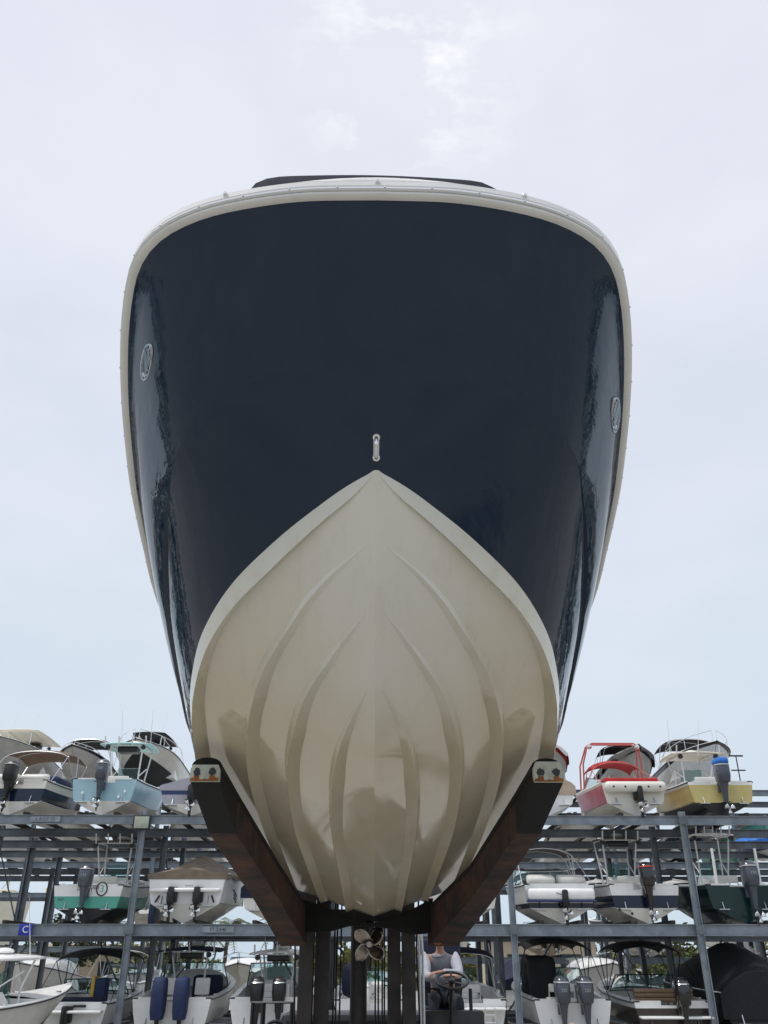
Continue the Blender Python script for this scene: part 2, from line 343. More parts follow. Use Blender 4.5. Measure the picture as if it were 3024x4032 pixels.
    def sweep(prof, name, m, parent, sm=40):
        P = [[full[i]+outn[i]*a+np.array([0, 0, z]) for a, z in prof] for i in range(len(full))]
        return clean(MB().grid(P).build(name, m, parent, smooth=sm))
    rail = sweep([(-.03, -.004), (.004, -.006), (.018, -.004), (.026, .003), (.027, .012), (.023, .019), (-.03, .021)], 'rub_rail', mat('cream vinyl rail', (.74, .73, .68), .35, var=.08), boat)
    strip = sweep([(.010, .019), (.030, .020), (.036, .024), (.036, .033), (.030, .037), (.010, .038)], 'stainless_strip', CHROME, rail)
    lip = sweep([(.0, .036), (.030, .037), (.035, .042), (.034, .070), (.024, .080), (-.02, .086), (-.06, .084)], 'deck_lip', WHITE, boat)
    L = np.r_[0, np.cumsum(np.linalg.norm(np.diff(full, axis=0), axis=1))]
    mid = L[len(full)//2]
    for k in range(-17, 18):
        u = mid+(k*.203+.03); p = np.array([np.interp(u, L, full[:, a]) for a in range(3)]); n_ = np.array([np.interp(u, L, outn[:, a]) for a in range(3)])
        p = p+n_*.036+np.array([0, 0, .0285]); MB().ball(p, .0055, 0, 8, 5).build('screw', ALU, rail)
    for u0 in (-.66, 0.0, .64):
        u = mid+u0; p = np.array([np.interp(u, L, full[:, a]) for a in range(3)]); n_ = np.array([np.interp(u, L, outn[:, a]) for a in range(3)])
        p = p+n_*.034+np.array([0, 0, .060]); MB().ball(p, .013, 0, 12, 6).tube([p, p+n_*.015], .007, 8).build('snap_fitting', CHROME, boat)
    P = [[(-x, y-.02, z+.088) if k == 0 else ((x*(2*f-1)), y-.02, z+.088+.10*(1-(2*f-1)**2)*min(1, x)) for k, f in enumerate(np.linspace(0, 1, 9))] for x, y, z in sheer]
    clean(MB().grid(P).build('deck', WHITE, boat))
    # bow cushion, dark, on the foredeck
    rings = []
    for x in np.linspace(-.60, .57, 25):
        u = (x+.015)/.585; h = .180*(1-abs(u)**14)+.003*math.cos(u*4)-.010*u; d0 = 2.625+.02*u*u; zb = 3.015
        rings.append([(x, d0+.03, zb), (x, d0, zb+.03), (x, d0+.01, zb+h*.72), (x, d0+.05, zb+h), (x, d0+.9, zb+h+.03), (x, d0+.95, zb)])
    clean(MB().loft(rings).build('bow_cushion', MIDN, boat, smooth=40))
    # bow eye
    mb = MB(); d_ = np.array([0, 3.29-3.227, 2.05-2.125]); nrm = np.array([0, -.763, -.647])
    a0 = np.array([0, 3.222, 2.131]); a1 = np.array([0, 3.292, 2.048])
    dirv = (a1-a0)/np.linalg.norm(a1-a0)
    for c0 in (a0+dirv*.008, a1-dirv*.008):
        mb.tube([c0-nrm*.01, c0+nrm*.008], .017, 12); mb.tube([c0+nrm*.008, c0+nrm*.014], .013, 6)
    arc = [a0+dirv*.008+(a1-a0-dirv*.016)*(.5-.5*math.cos(th))+nrm*(.005+.05*math.sin(th)**.7) for th in np.linspace(0.02, math.pi-.02, 15)]
    mb.tube(arc, .0085, 10); mb.box((a0+a1)/2+nrm*.004, (.028, .012, .09), 0, rot=(R(40), 0, 0), bev=.004)
    mb.build('bow_eye', CHROME, boat)
    # chrome oval badge on each bow
    def badge(i, f, sgn, m):
        k0, s0 = knuc[i], sheer[i]; p = k0+(s0-k0)*f
        p = p*np.array([1+.016/max(.2, p[0]), 1, 1])
        ta = (knuc[i+1]-knuc[i-1])+(sheer[i+1]-sheer[i-1]); ta /= np.linalg.norm(ta); up = (s0-k0)-ta*np.dot(s0-k0, ta); up /= np.linalg.norm(up)
        nn_ = np.cross(ta, up); nn_ *= np.sign(nn_[0]) 
        ring = lambda a, b_, h: [p+ta*a*math.cos(th)+up*b_*math.sin(th)+nn_*h for th in np.linspace(0, 2*math.pi, 40, endpoint=False)]
        mb = MB().loft([ring(.112, .046, -.035), ring(.112, .046, -.004), ring(.109, .043, .001), ring(.104, .039, .001), ring(.102, .037, -.002), ring(.0001, .0001, .001)], 0)
        for k in range(7):                                   # raised bars and curls of the seal
            y = -.027+.009*k; hw = .088*math.sqrt(max(.05, 1-(y/.041)**2))
            mb.tube([p+ta*x+up*(y+.003*math.sin(x*60+k))+nn_*.002 for x in np.linspace(-hw, hw*.7, 9)], .0028, 5)
        for k in range(9):
            th = k*.7; mb.ball(p+ta*.095*math.cos(th)+up*.033*math.sin(th)+nn_*.002, .005, 0, 6, 4)
        mb.v = [(sgn*x, y, z) for x, y, z in mb.v]
        clean(mb.build('emblem', m, boat, smooth=40))
    EMB = mat('dull chrome badge', (.42, .44, .47), .2, 1)
    badge(BADGE[0], BADGE[1], -1, EMB); badge(BADGE[2], BADGE[3], 1, EMB)
    # stern drive with its propeller
    mb = MB()
    ringf = lambda z, y, wx, wy: [(-.05+wx*math.cos(a), y+wy*math.sin(a), z) for a in np.linspace(0, 2*math.pi, 16, endpoint=False)]
    mb.loft([ringf(.95, 10.62, .13, .18), ringf(.7, 10.66, .12, .2), ringf(.5, 10.7, .06, .17), ringf(.25, 10.72, .045, .13), ringf(-.05, 10.74, .02, .08)])
    mb.tube([(-.05, 10.50, .205), (-.05, 10.56, .205), (-.05, 10.8, .205), (-.05, 10.92, .2)], [.012, .055, .062, .05], 14)
    mb.box((-.05, 10.72, .42), (.26, .38, .014), bev=.005); mb.box((-.05, 10.50, .75), (.34, .16, .4), bev=.03)
    dr = mb.build('stern_drive', BLK, boat)
    pr = MB()
    pr.tube([(-.05, 10.44, .205), (-.05, 10.40, .205)], [.05, .03], 12)
    for k in range(4):
        a0_ = R(40+90*k); g = []
        for i, rr_ in enumerate(np.linspace(.045, .205, 7)):
            wv = [.05, .085, .105, .11, .105, .085, .03][i]; row = []
            for j in np.linspace(-1, 1, 7):
                an = a0_+j*wv/rr_*.72+.25*i/6
                row.append((-.05+rr_*math.cos(an), 10.44+.045*j, .205+rr_*math.sin(an)))
            g.append(row)
        pr.grid(g)
    po = pr.build('propeller', mat('worn bronze stainless', (.34, .30, .26), .25, 1, var=.2, vscale=20), dr)
    md = po.modifiers.new('th', 'SOLIDIFY'); md.thickness = .008
    return boat


big_boat()

# ------------------------------------------------------------------ the boat racks
SLOT = [-12.4, -9.35, -6.25, -3.2, -.1, 2.95, 6.0, 9.0, 12.05]
PX = [-44.35, -38.25, -32.15, -26.05, -19.95, -13.85, -7.75, -1.65, 4.45, 10.4, 16.5, 22.6, 28.7, 34.8, 40.9]
def beam_mb(x0, x1, y, zt, h=.30, wd=.2):
    mb = MB(); L = x1-x0; xc = (x0+x1)/2
    mb.box((xc, y, zt-.009), (L, wd, .018)); mb.box((xc, y, zt-h+.009), (L, wd, .018)); mb.box((xc, y, zt-h/2), (L-.01, .014, h-.04))
    return mb
def rack(label, rows, levels, posts, spans, bunks, hz, fine=True, group=None):
    rk = empty('boat_rack', (0, rows[0], 0)); tag(rk, label, 'boat rack', group); y0 = rows[0]
    for zt in levels:
        for ri, y in enumerate(rows):
            for (a, b) in spans(zt, y):
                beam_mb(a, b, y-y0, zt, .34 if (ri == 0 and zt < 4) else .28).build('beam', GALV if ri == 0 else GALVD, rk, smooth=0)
    for ri, y in enumerate(rows):
        for x in posts:
            top = hz(x)
            mb = MB(); yo = y-y0-(.118 if ri == 0 else -.118)
            for k in (-1, 1): mb.box((x+k*.085, yo, top/2), (.012, .2, top))
            mb.box((x, yo, top/2), (.155, .012, top)); mb.box((x, yo, .012), (.34, .34, .024))
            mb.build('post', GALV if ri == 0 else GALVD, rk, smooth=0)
    if fine:
        for x in posts:
            for (ya, yb, za, zb) in ((rows[1], rows[2], .3, 3.1), (rows[2], rows[1], 3.6, 6.4)):
                MB().tube([(x-.02, ya-y0, za), (x-.02, yb-y0, zb)], .028, 6).build('brace', GALVD, rk)
        for x in posts[1:-1]:
            for k in (-1, 1):
                MB().tube([(x+k*.12, rows[1]-y0, .9 if k > 0 else .4), (x+k*1.9, rows[1]-y0+.02, 3.1)], .03, 6).build('brace', GALVD, rk)
    if fine:
        for x in posts:
            for zt in levels[1:]:
                g_ = MB().box((x, -.228, zt-.17), (.30, .014, .26))
                for a in (-.11, .11):
                    for c_ in (-.08, .08): g_.tube([(x+a, -.235, zt-.17+c_), (x+a, -.25, zt-.17+c_)], .018, 6)
                g_.build('splice_plate', GALVD, rk, smooth=0)
    for (x, zt) in bunks:
        for k in (-1, 1):
            MB().box((x+k*.62, (rows[-1]-rows[0])/2+.1, zt+.06), (.14, rows[-1]-rows[0]+.3, .11), bev=.02).build('bunk_board', WOOD, rk, smooth=0)
    return rk
FRONT = [30, 33.2, 36.6, 40.0]
L1, L2, L3, L4 = .22, 3.47, 6.77, 10.2
rack('grey galvanised steel boat rack of three levels nearest the forklift', FRONT, [L1, L2, L3], PX, lambda z, y: [(-46, 44)],
     [(x, z) for z in (L1, L2, L3) for x in SLOT], lambda x: 6.9)
BACK = [44.5, 48, 52]
BSLOT = [-18.5, -15.4, -12.3, -9.2, -6.2, 7.2, 10.3, 13.4, 16.4]
rack('taller steel boat rack behind the front rack with boats facing bow first', BACK, [L1, L3, L4],
     [-23, -16.9, -10.8, -4.6, 5.7, 11.85, 18], lambda z, y: [(-24, -4.6), (5.7, 24)], [(x, z) for z in (L3, L4) for x in BSLOT], lambda x: 10.3, False)
rack('far low steel rack behind the others, seen through the front rack', [63, 67], [3.42, 6.66], [-34, -28, -22, -14],
     lambda z, y: [(-34, -14 if z < 5 else -22)], [(-24.6, 6.66), (-31, 6.66), (-31, 3.42), (-25, 3.42), (-18, 3.42)], lambda x: 6.7 if x <= -22 else 3.5, False)
rack('far steel rack under the red roofed building carrying stern drive boats', [54, 58], [2.72, 6.5], [1, 7, 13, 19, 25],
     lambda z, y: [(1, 25)] if z < 5 else [(7, 13)], [(9.8, 6.5), (4, 2.72), (10, 2.72), (16, 2.72), (21, 2.72)], lambda x: 6.55 if x in (7, 13) else 2.75, False)

# ------------------------------------------------------------------ stored boats
def motor(parent, x, zt, cm, tilt=6, s=.88, txt=None, stripe=LETG, cover=False, y=-.24):
    """outboard hung on the transom: bracket and leg, with cowling, propeller and lettering under it"""
    M_ = Matrix.Translation((x, y, zt)) @ Matrix.Rotation(R(-tilt), 4, 'X') @ Matrix.Scale(s, 4)
    def se(z, wx, wy, yc, p=3.0, n=18):
        r = []
        for k in range(n):
            a = 2*math.pi*k/n; c_, s_ = math.cos(a), math.sin(a)
            r.append((wx*math.copysign(abs(c_)**(2/p), c_), yc+wy*math.copysign(abs(s_)**(2/p), s_), z))
        return r
    mb = MB()
    mb.loft([se(.22, .17, .22, -.06), se(.05, .13, .17, -.05), se(-.30, .085, .14, -.03), se(-.62, .05, .12, -.03), se(-.74, .04, .13, -.03), se(-.98, .008, .06, -.06)])
    mb.box((0, -.05, -.50), (.26, .46, .016), bev=.006)
    mb.tube([(0, .20, -.73), (0, .12, -.73), (0, -.1, -.73), (0, -.28, -.73)], [.012, .05, .062, .05], 12)
    mb.box((0, .16, .02), (.30, .14, .34), bev=.02); mb.tube([(0, .1, .3), (.1, .4, .25), (.12, .6, .05)], .022, 6)
    leg = mb.xf(M_).build('outboard', cm if not cover else BLK, parent, smooth=45)
    c = MB()
    if cover:
        c.loft([se(-.34, .20, .26, -.08, 4), se(-.1, .24, .31, -.07, 4), se(.4, .255, .33, -.06, 4), se(.82, .245, .31, -.05, 3.6), se(.93, .21, .24, -.04, 3), se(.96, .1, .1, -.04, 2.5)])
    else:
        c.loft([se(.17, .175, .25, -.06), se(.22, .215, .31, -.06), se(.45, .245, .345, -.06), se(.72, .245, .335, -.05), se(.86, .225, .29, -.03), se(.945, .17, .2, -.02), se(.965, .08, .1, -.02)])
    cw = c.xf(M_).build('cowling', (BLUEC if cover else cm), leg, smooth=45)
    if not cover:
        d = MB().loft([se(.775, .249, .342, -.049), se(.80, .243, .325, -.042), se(.81, .24, .32, -.04)], caps=False)
        d.xf(M_).build('cowling_band', stripe, leg, smooth=45)
        if txt: lettering('cowling_lettering', txt, .13, M_ @ Matrix.Translation((0, -.408, .56)) @ FACE, LETG, leg, .01)
    p = MB().tube([(0, -.28, -.73), (0, -.36, -.73)], [.05, .02], 8)
    for k in range(3):
        a0 = R(30+120*k); g = []
        for rr in (.045, .10, .15, .185):
            g.append([(rr*math.cos(a0+j*.55), -.31+.03*j, -.73+rr*math.sin(a0+j*.55)) for j in (-1, 0, 1)])
        p.grid(g)
    po = p.xf(M_).build('propeller', CHROME, leg); md = po.modifiers.new('t', 'SOLIDIFY'); md.thickness = .01
    return leg
def sterndrive(parent, x, z0):
    mb = MB().box((x, -.10, z0+.34), (.34, .2, .46), bev=.05)
    mb.box((x, -.28, z0+.30), (.20, .30, .56), bev=.06); mb.box((x, -.34, z0+.04), (.28, .46, .02), bev=.005); mb.box((x, -.34, z0-.22), (.07, .22, .5), bev=.03)
    mb.tube([(x, -.14, z0-.14), (x, -.2, z0-.14), (x, -.5, z0-.14)], [.01, .055, .055], 10)
    leg = mb.build('stern_drive', BLK, parent, smooth=40)
    p = MB().tube([(x, -.5, z0-.14), (x, -.58, z0-.14)], [.05, .02], 8)
    for k in range(3):
        a0 = R(15+120*k)
        p.grid([[(x+rr*math.cos(a0+j*.55), -.53+.03*j, z0-.14+rr*math.sin(a0+j*.55)) for j in (-1, 0, 1)] for rr in (.045, .1, .15, .19)])
    po = p.build('propeller', CHROME, leg); md = po.modifiers.new('t', 'SOLIDIFY'); md.thickness = .01
class Hull:
    def __init__(h, L, B, D, Db, bow=2.5): h.L, h.B, h.D, h.Db, h.bow = L, B, D, Db, bow
    def b(h, t): return h.B/2*(.90+.10*min(1, t/.35))*(1 if t < .45 else max(.012, 1-((t-.45)/.55)**h.bow))
    def zs(h, t): return h.D+(h.Db-h.D)*t*t
    def ys(h, t): return h.L*t
    def sec(h, t, split):
        b, zs = h.b(t), h.zs(t); u = max(0, (t-.5)/.5)
        zk = h.Db*.70*u**2.4; zc = h.D*.40+(h.Db*.80-h.D*.40)*max(0, (t-.25)/.75)**2; bc = b*(.88-.55*u**1.6)
        yk = h.L*(t-.10*u*u) if t > .5 else h.L*t; yc = (yk+h.ys(t))/2
        zc = max(zc, zk+.01)
        m = lambda f: (bc+(b-bc)*(f**.8), yc+(h.ys(t)-yc)*f, zc+(zs-zc)*f)
        return [(0, yk, zk), (bc*.5, (yk+yc)/2, zk+(zc-zk)*.46), (bc*.93, yc, zk+(zc-zk)*.93), (bc, yc, zc), m(split*.5), m(split), m((1+split)/2), (b, h.ys(t), zs)]
def boat(name, label, x, y, z, yaw=0, L=6.6, B=2.45, D=1.1, Db=1.65, side=WHITE, bottom=None, upper=None, split=.8, deck=WHITE, rail=BLK,
         drive=(), notch=True, tside=None, fd=.62, group='boats stored on the racks', pitch=1.5, bow=2.5, cat='boat'):
    h = Hull(L, B, D, Db, bow); bottom = bottom or side; upper = upper or side
    r = empty(name, (x, y, z), R(yaw)); r.rotation_euler = (R(pitch), 0, R(yaw)); tag(r, label, cat, group)
    T = [k/17 for k in range(18)]; mats = [bottom, side, upper, tside or side]; mb = MB(); mi = [0, 0, 0, 1, 1, 2, 2]; mt = [0, 0, 0, 3, 3, 2, 2]
    S = [h.sec(t, split) for t in T]
    for sgn in (-1, 1):
        for j in range(7):
            mb.grid([[(sgn*S[i][j][0],)+S[i][j][1:], (sgn*S[i][j+1][0],)+S[i][j+1][1:]] for i in range(18)], mi[j], flip=sgn < 0)
    s0 = S[0]; nw = .36
    for j in range(7):
        a, c_ = s0[j], s0[j+1]
        if j == 6 and notch:
            for sg in (-1, 1):
                q_ = [(sg*nw, 0, a[2]), (sg*a[0], 0, a[2]), (sg*c_[0], 0, c_[2]), (sg*nw, 0, c_[2])]; mb.add(q_, [(0, 1, 2, 3)[::sg]], mt[j])
        else:
            mb.add([(-a[0], 0, a[2]), (a[0], 0, a[2]), (c_[0], 0, c_[2]), (-c_[0], 0, c_[2])], [(0, 1, 2, 3)], mt[j])
    hb = clean(mb.build('hull', mats, r, smooth=0), True); hb.data.polygons.foreach_set('use_smooth', [True]*len(hb.data.polygons)); hb.data.set_sharp_from_angle(angle=R(28))
    # gunwale, cockpit and foredeck
    mb = MB(); sole = h.D*.45; Td = [0.0, .05]+[k/17 for k in range(1, 18)]
    prof = []
    for t in Td:
        b, zz, yy = h.b(t), h.zs(t), h.ys(t); bi = max(b-.17, .004)
        prof.append([(b+.015, yy, zz), (b+.01, yy, zz+.035), (bi, yy, zz+.045)])
    nfd = next(i for i, t in enumerate(Td) if t >= fd)
    for sgn in (-1, 1):
        mb.grid([[(sgn*p[0], p[1], p[2]) for p in row] for row in prof], 0, flip=sgn < 0)
        wall = [[(sgn*prof[i][2][0], prof[i][2][1]+(.14 if i == 0 else 0), prof[i][2][2]), (sgn*(prof[i][2][0]-.04), prof[i][2][1]+(.14 if i == 0 else 0), sole)] for i in range(nfd+1)]
        mb.grid(wall, 1, flip=sgn < 0)
    mb.grid([[(-(prof[i][2][0]-.04), prof[i][2][1]+(.14 if i == 0 else 0), sole), (prof[i][2][0]-.04, prof[i][2][1]+(.14 if i == 0 else 0), sole)] for i in range(nfd+1)], 1)
    p = prof[nfd]; mb.add([(-p[2][0], p[2][1], p[2][2]), (p[2][0], p[2][1], p[2][2]), (p[2][0], p[2][1], sole), (-p[2][0], p[2][1], sole)], [(0, 1, 2, 3)], 1)
    mb.grid([[(prof[i][2][0]*f, prof[i][2][1], prof[i][2][2]+.06*(1-f*f)) for f in (-1, -.5, 0, .5, 1)] for i in range(nfd, len(Td))], 0)
    zt = h.D-(.28 if notch else 0)
    if notch:
        for sg in (-1, 1): mb.box((sg*(nw+prof[0][2][0])/2, .075, h.D+.02), (abs(prof[0][2][0]-nw), .17, .05), 0)
        mb.box((0, .10, zt-.17), (2*nw, .10, .36), 1)
    else: mb.box((0, .09, h.D+.015), (2*prof[0][2][0], .20, .06), 0, bev=.02)
    mb.box((0, .15, (sole+zt)/2-.02), (2*prof[0][2][0]-.1, .03, zt-sole), 1)
    clean(mb.build('deck', [deck, deck], r, smooth=0))
    if rail:
        pts = [(-h.b(t)-.012, h.ys(t), h.zs(t)-.01) for t in T[::-1]]; pts2 = [(h.b(t)+.012, h.ys(t), h.zs(t)-.01) for t in T]
        MB().tube(pts, .022, 6).tube(pts2, .022, 6).build('rub_rail', rail, r)
    if split > .3:                                             # boot stripe along the chine
        mb = MB()
        for sg in (-1, 1): mb.tube([(sg*(q_[3][0]+.004), q_[3][1], q_[3][2]+.02) for q_ in S[:15]], .011, 5)
        mb.build('boot_stripe', BLK if side is not NAVY else WHITE, r)
    for sg in (-1, 1):
        for t in (.12, .45, .8): MB().box((sg*(h.b(t)-.08), h.L*t, h.zs(t)+.075), (.05, .20, .035), bev=.012).build('cleat', CHROME, r)
    for d in drive:
        if d[0] == 'o': motor(r, d[1], zt+.05, d[2], **(d[3] if len(d) > 3 else {}))
        else: sterndrive(r, d[1], d[2])
    for sg in (-1, 1):                                         # trim tabs and drains on the transom
        MB().box((sg*h.B*.27, -.06, h.D*.36), (.34, .14, .02), rot=(R(-12), 0, 0)).tube([(sg*h.B*.27, -.1, h.D*.37), (sg*h.B*.27, 0, h.D*.56)], .018, 6).build('trim_tab', ALU, r, smooth=40)
    return r, h
def ttop(r, h, y0=1.9, y1=4.0, z=None, wd=1.7, m=CREAM, frame=STEELP, holders=4, box=BLK, hold_m=None, crown=.10):
    z = z or h.D+1.95; P = []
    for j in range(9):
        f = j/8; yy = y0+(y1-y0)*f; wj = wd*(1-.18*f**3); P.append([(wj*u/2, yy, z+crown*(1-u*u)*(.6+.4*math.sin(math.pi*f))+.06*f) for u in np.linspace(-1, 1, 9)])
    mb = MB().grid(P); o = clean(mb.build('t_top', m, r, smooth=45)); md = o.modifiers.new('t', 'SOLIDIFY'); md.thickness = .05
    sole = h.D*.45
    for sx in (-1, 1):
        for (ya, yb) in ((y0+.35, y0+.15), (y1-.7, y1-.35)):
            MB().tube([(sx*.48, ya+.15, sole), (sx*.50, ya+.1, h.D+.5), (sx*.62, yb, z)], .03, 8).build('leg', frame, o)
        MB().tube([(sx*.62, y0+.15, z-.03), (sx*.62, y1-.35, z-.0)], .025, 6).build('side_tube', frame, o)
        MB().tube([(sx*.5, y0+.5, h.D+.5), (sx*.52, y1-.6, h.D+.9)], .022, 6).build('brace_tube', frame, o)
    MB().tube([(-.62, y0+.15, z-.03), (.62, y0+.15, z-.03)], .025, 6).build('cross_tube', frame, o)
    for k in range(holders):
        x = (k-(holders-1)/2)*(wd*.8/max(1, holders-1)); MB().tube([(x, y0+.02, z-.05), (x, y0-.12, z+.26)], .026, 8).build('rod_holder', hold_m or frame, o)
    if box: MB().box((0, y0+.55, z-.14), (.75, .5, .22), bev=.04).build('electronics_box', box, o)
    MB().ball((.1, (y0+y1)/2, z+crown+.09), (.26, .26, .09), 0, 14, 6).build('radar_dome', WHITE, o)
    for sx in (-.55, .55): MB().tube([(sx, y1-.5, z+.08), (sx*1.1, y1-1.0, z+1.5)], [.014, .005], 5).build('antenna', STEELP, o)
    for sx in (-1, 1): MB().tube([(sx*.66, y0+.1, z-.12), (sx*.66, y0+.02, z-.12)], [.085, .09], 12).build('speaker', BLK, o)
    return o
def antenna(r, h, y, z, xs=(-.7, .7), ln=1.6):
    for x in xs: MB().tube([(x, y, z), (x*1.05, y+.35, z+ln)], [.014, .005], 5).build('antenna', STEELP, r)
def rope(r, pts, m=None):
    MB().tube(pts, .012, 5).build('dock_line', m or CANT, r)
def console(r, h, y=2.4, m=WHITE, wd=.85, seat=True, seat_m=VINYL):
    sole = h.D*.45
    mb = MB().prism([(y+.2, sole), (y+1.0, sole), (y+.9, h.D+.1), (y+.55, h.D+.42), (y+.28, h.D+.30)], 'x', -wd/2, wd/2)
    c = mb.build('console', m, r, smooth=20)
    MB().prism([(y+.92, h.D+.12), (y+.95, h.D+.12), (y+.60, h.D+.85), (y+.57, h.D+.85)], 'x', -wd*.47, wd*.47).build('windscreen', GLASS, c, smooth=0)
    MB().tube([(.17*math.cos(a), y+.20-.05*math.sin(a), h.D+.20+.17*math.sin(a)) for a in np.linspace(0, 2*math.pi, 17)], .014, 6).build('steering_wheel', CHROME, c)
    if seat:
        s_ = MB().box((0, y-.55, sole+.22), (.9, .45, .45), bev=.03).box((0, y-.52, sole+.52), (.95, .52, .14), bev=.05).build('leaning_post', seat_m, r)
        MB().tube([(-.42, y-.72, sole+.5), (-.42, y-.80, sole+.95), (.42, y-.80, sole+.95), (.42, y-.72, sole+.5)], .022, 8).box((0, y-.79, sole+.88), (.86, .09, .24), bev=.04).build('backrest', seat_m, s_)
    return c
def bimini(r, h, y0=1.6, y1=3.8, z=None, wd=2.1, m=CANB, frame=ALU, sag=.16, base=2.7, arch=.22, raf=0):
    z = z or h.D+1.35; P = []
    for j in range(13):
        f = j/12; yy = y0+(y1-y0)*f; zz = z+sag*math.sin(math.pi*f)**.8+raf*f
        P.append([(wd*.5*math.sin(u*1.35)/math.sin(1.35), yy, zz-arch*(1-math.cos(u*1.35))/(1-math.cos(1.35))) for u in np.linspace(-1, 1, 11)])
    o = clean(MB().grid(P).build('bimini_top', m, r, smooth=50)); md = o.modifiers.new('t', 'SOLIDIFY'); md.thickness = .02
    mb = MB()
    for sx in (-1, 1):
        for yy, zz in ((y0, z-arch), (y1, z-arch+raf), ((y0+y1)/2, z-arch+sag+raf/2)):
            mb.tube([(sx*wd*.5, yy, zz), (sx*(h.B/2-.12), base, h.zs(base/h.L)+.03)], .017, 6)
        mb.tube([(sx*wd*.5, y0, z-arch), (sx*(h.B/2-.1), .25, h.D+.03)], .012, 5)
    for j in (0, 6, 12): mb.tube([(p[0], p[1], p[2]-.02) for p in P[j]], .016, 6)
    mb.build('bimini_frame', frame, o); return o
def cover(r, h, m, prof=((0, .25), (.25, .55), (.5, .75), (.75, .3), (1, .05)), drop=.22, t0=0, side=None, puff=.0, rnd=.012, seed=1):
    rg = random.Random(seed); P = []
    ts = np.linspace(t0, 1, 26); hh = np.interp(ts, [p[0] for p in prof], [p[1] for p in prof])
    for t, hgt in zip(ts, hh):
        b, zz, yy = h.b(t)+.03, h.zs(t)+.05, h.ys(t)+(.02 if t > .99 else 0); row = []
        dr = drop*(1+.35*math.sin(t*37))
        for u in np.linspace(-1, 1, 17):
            a = abs(u)
            if a > .85: xx = b+.012; zz2 = zz-dr*(a-.85)/.15
            else: xx = b*(a/.85)**.9; zz2 = zz+hgt*(1-(a/.85)**(1.4+puff))+.02*math.sin(7*a+t*19)*(1-a)
            row.append((math.copysign(xx, u) if a > 1e-6 else 0, yy, zz2+rg.uniform(-rnd, rnd)))
        P.append(row)
    mb = MB().grid(P)
    mb.add([(p[0], p[1]-.015, p[2]) for p in P[0]]+[(p[0]*.98, P[0][0][1]-.015, min(p[2], h.D-drop)) for p in P[0]], [(i, i+1, 18+i, 17+i) for i in range(16)], 0)
    return clean(mb.build('canvas_cover', m, r, smooth=50))
def wind(r, h, t=.5, m=GLASS, frame=ALU, ht=.5, wd=.86):
    y = h.L*t; b = h.b(t)*wd; z = h.zs(t)+.06
    P = [[(b*math.sin(u*1.45), y+.75*(math.cos(u*1.45)-.1), z), (b*.88*math.sin(u*1.45), y-.38+.62*(math.cos(u*1.45)-.1), z+ht)] for u in np.linspace(-1, 1, 15)]
    o = MB().grid(P).build('windshield', m, r, smooth=60)
    MB().tube([p[1] for p in P], .02, 6).tube([p[0] for p in P], .018, 6).tube(P[0], .02, 6).tube(P[-1], .02, 6).tube(P[5], .015, 6).tube(P[9], .015, 6).build('windshield_frame', frame, o); return o
def cabin(r, h, t0=.42, t1=.92, ht=.38, m=WHITE):
    P = []
    for t in np.linspace(t0, t1, 12):
        f = (t-t0)/(t1-t0); b = max(h.b(t)-.2, .05); zz = h.zs(t)+.02; k = ht*(1-f**2.2)
        P.append([(b*math.sin(u*math.pi/2), h.L*t-.1*f, zz+k*math.cos(u*math.pi/2)**.6 if abs(u) < 1 else zz) for u in np.linspace(-1, 1, 11)])
    mb = MB().grid(P); p = P[0]; mb.add(p, [tuple(range(len(p)))])
    return clean(mb.build('cabin', m, r, smooth=40))
def bowrail(r, h, t0=.5, ht=.42):
    mb = MB(); T = np.linspace(t0, .985, 12)
    for sx in (-1, 1):
        mb.tube([(sx*max(h.b(t)-.06, .02), h.L*t-.04, h.zs(t)+.04+ht*min(1, (t-t0)*9)) for t in T], .016, 6)
        for t in T[2::3]: mb.tube([(sx*max(h.b(t)-.06, .02), h.L*t-.04, h.zs(t)+.03), (sx*max(h.b(t)-.06, .02), h.L*t-.04, h.zs(t)+.04+ht)], .013, 6)
    return mb.build('bow_rail', CHROME, r)
def pads(r, h, n=2, m=VINYL, y=.28, z=None, ht=.24):
    z = z or h.D+.05; wd = h.B*.78/n
    for k in range(n): MB().box(((k-(n-1)/2)*wd*1.02, y+.25, z+ht/2), (wd*.92, .55, ht), bev=.09, rot=(R(14), 0, 0)).build('sun_pad', m, r, smooth=60)
def chairs(r, h, xs=(-.55, .55), y=2.2, m=VINYL):
    for x in xs:
        z = h.D*.45
        c = MB().box((x, y, z+.55), (.48, .46, .12), bev=.04).box((x, y+.02, z+.25), (.14, .14, .5)).build('helm_seat', m, r)
        MB().box((x, y-.22, z+.9), (.48, .10, .5), bev=.04, rot=(R(-8), 0, 0)).build('backrest', m, c)
def bench(r, h, m=BRVIN, y=.5):
    wd = h.B*.72; o = MB().box((0, y+.15, h.D-.18), (wd, .5, .14), bev=.05).build('stern_seat', m, r)
    for k in range(3): MB().box((0, y+.35, h.D+.02+.13*k), (wd, .14, .125), bev=.035).build('backrest', m, o)
def platform(r, h, m=WHITE, z=None, ln=.5):
    MB().box((0, -ln/2, z or h.D*.52), (h.B*.84, ln, .07), bev=.03).build('swim_platform', m, r, smooth=40)
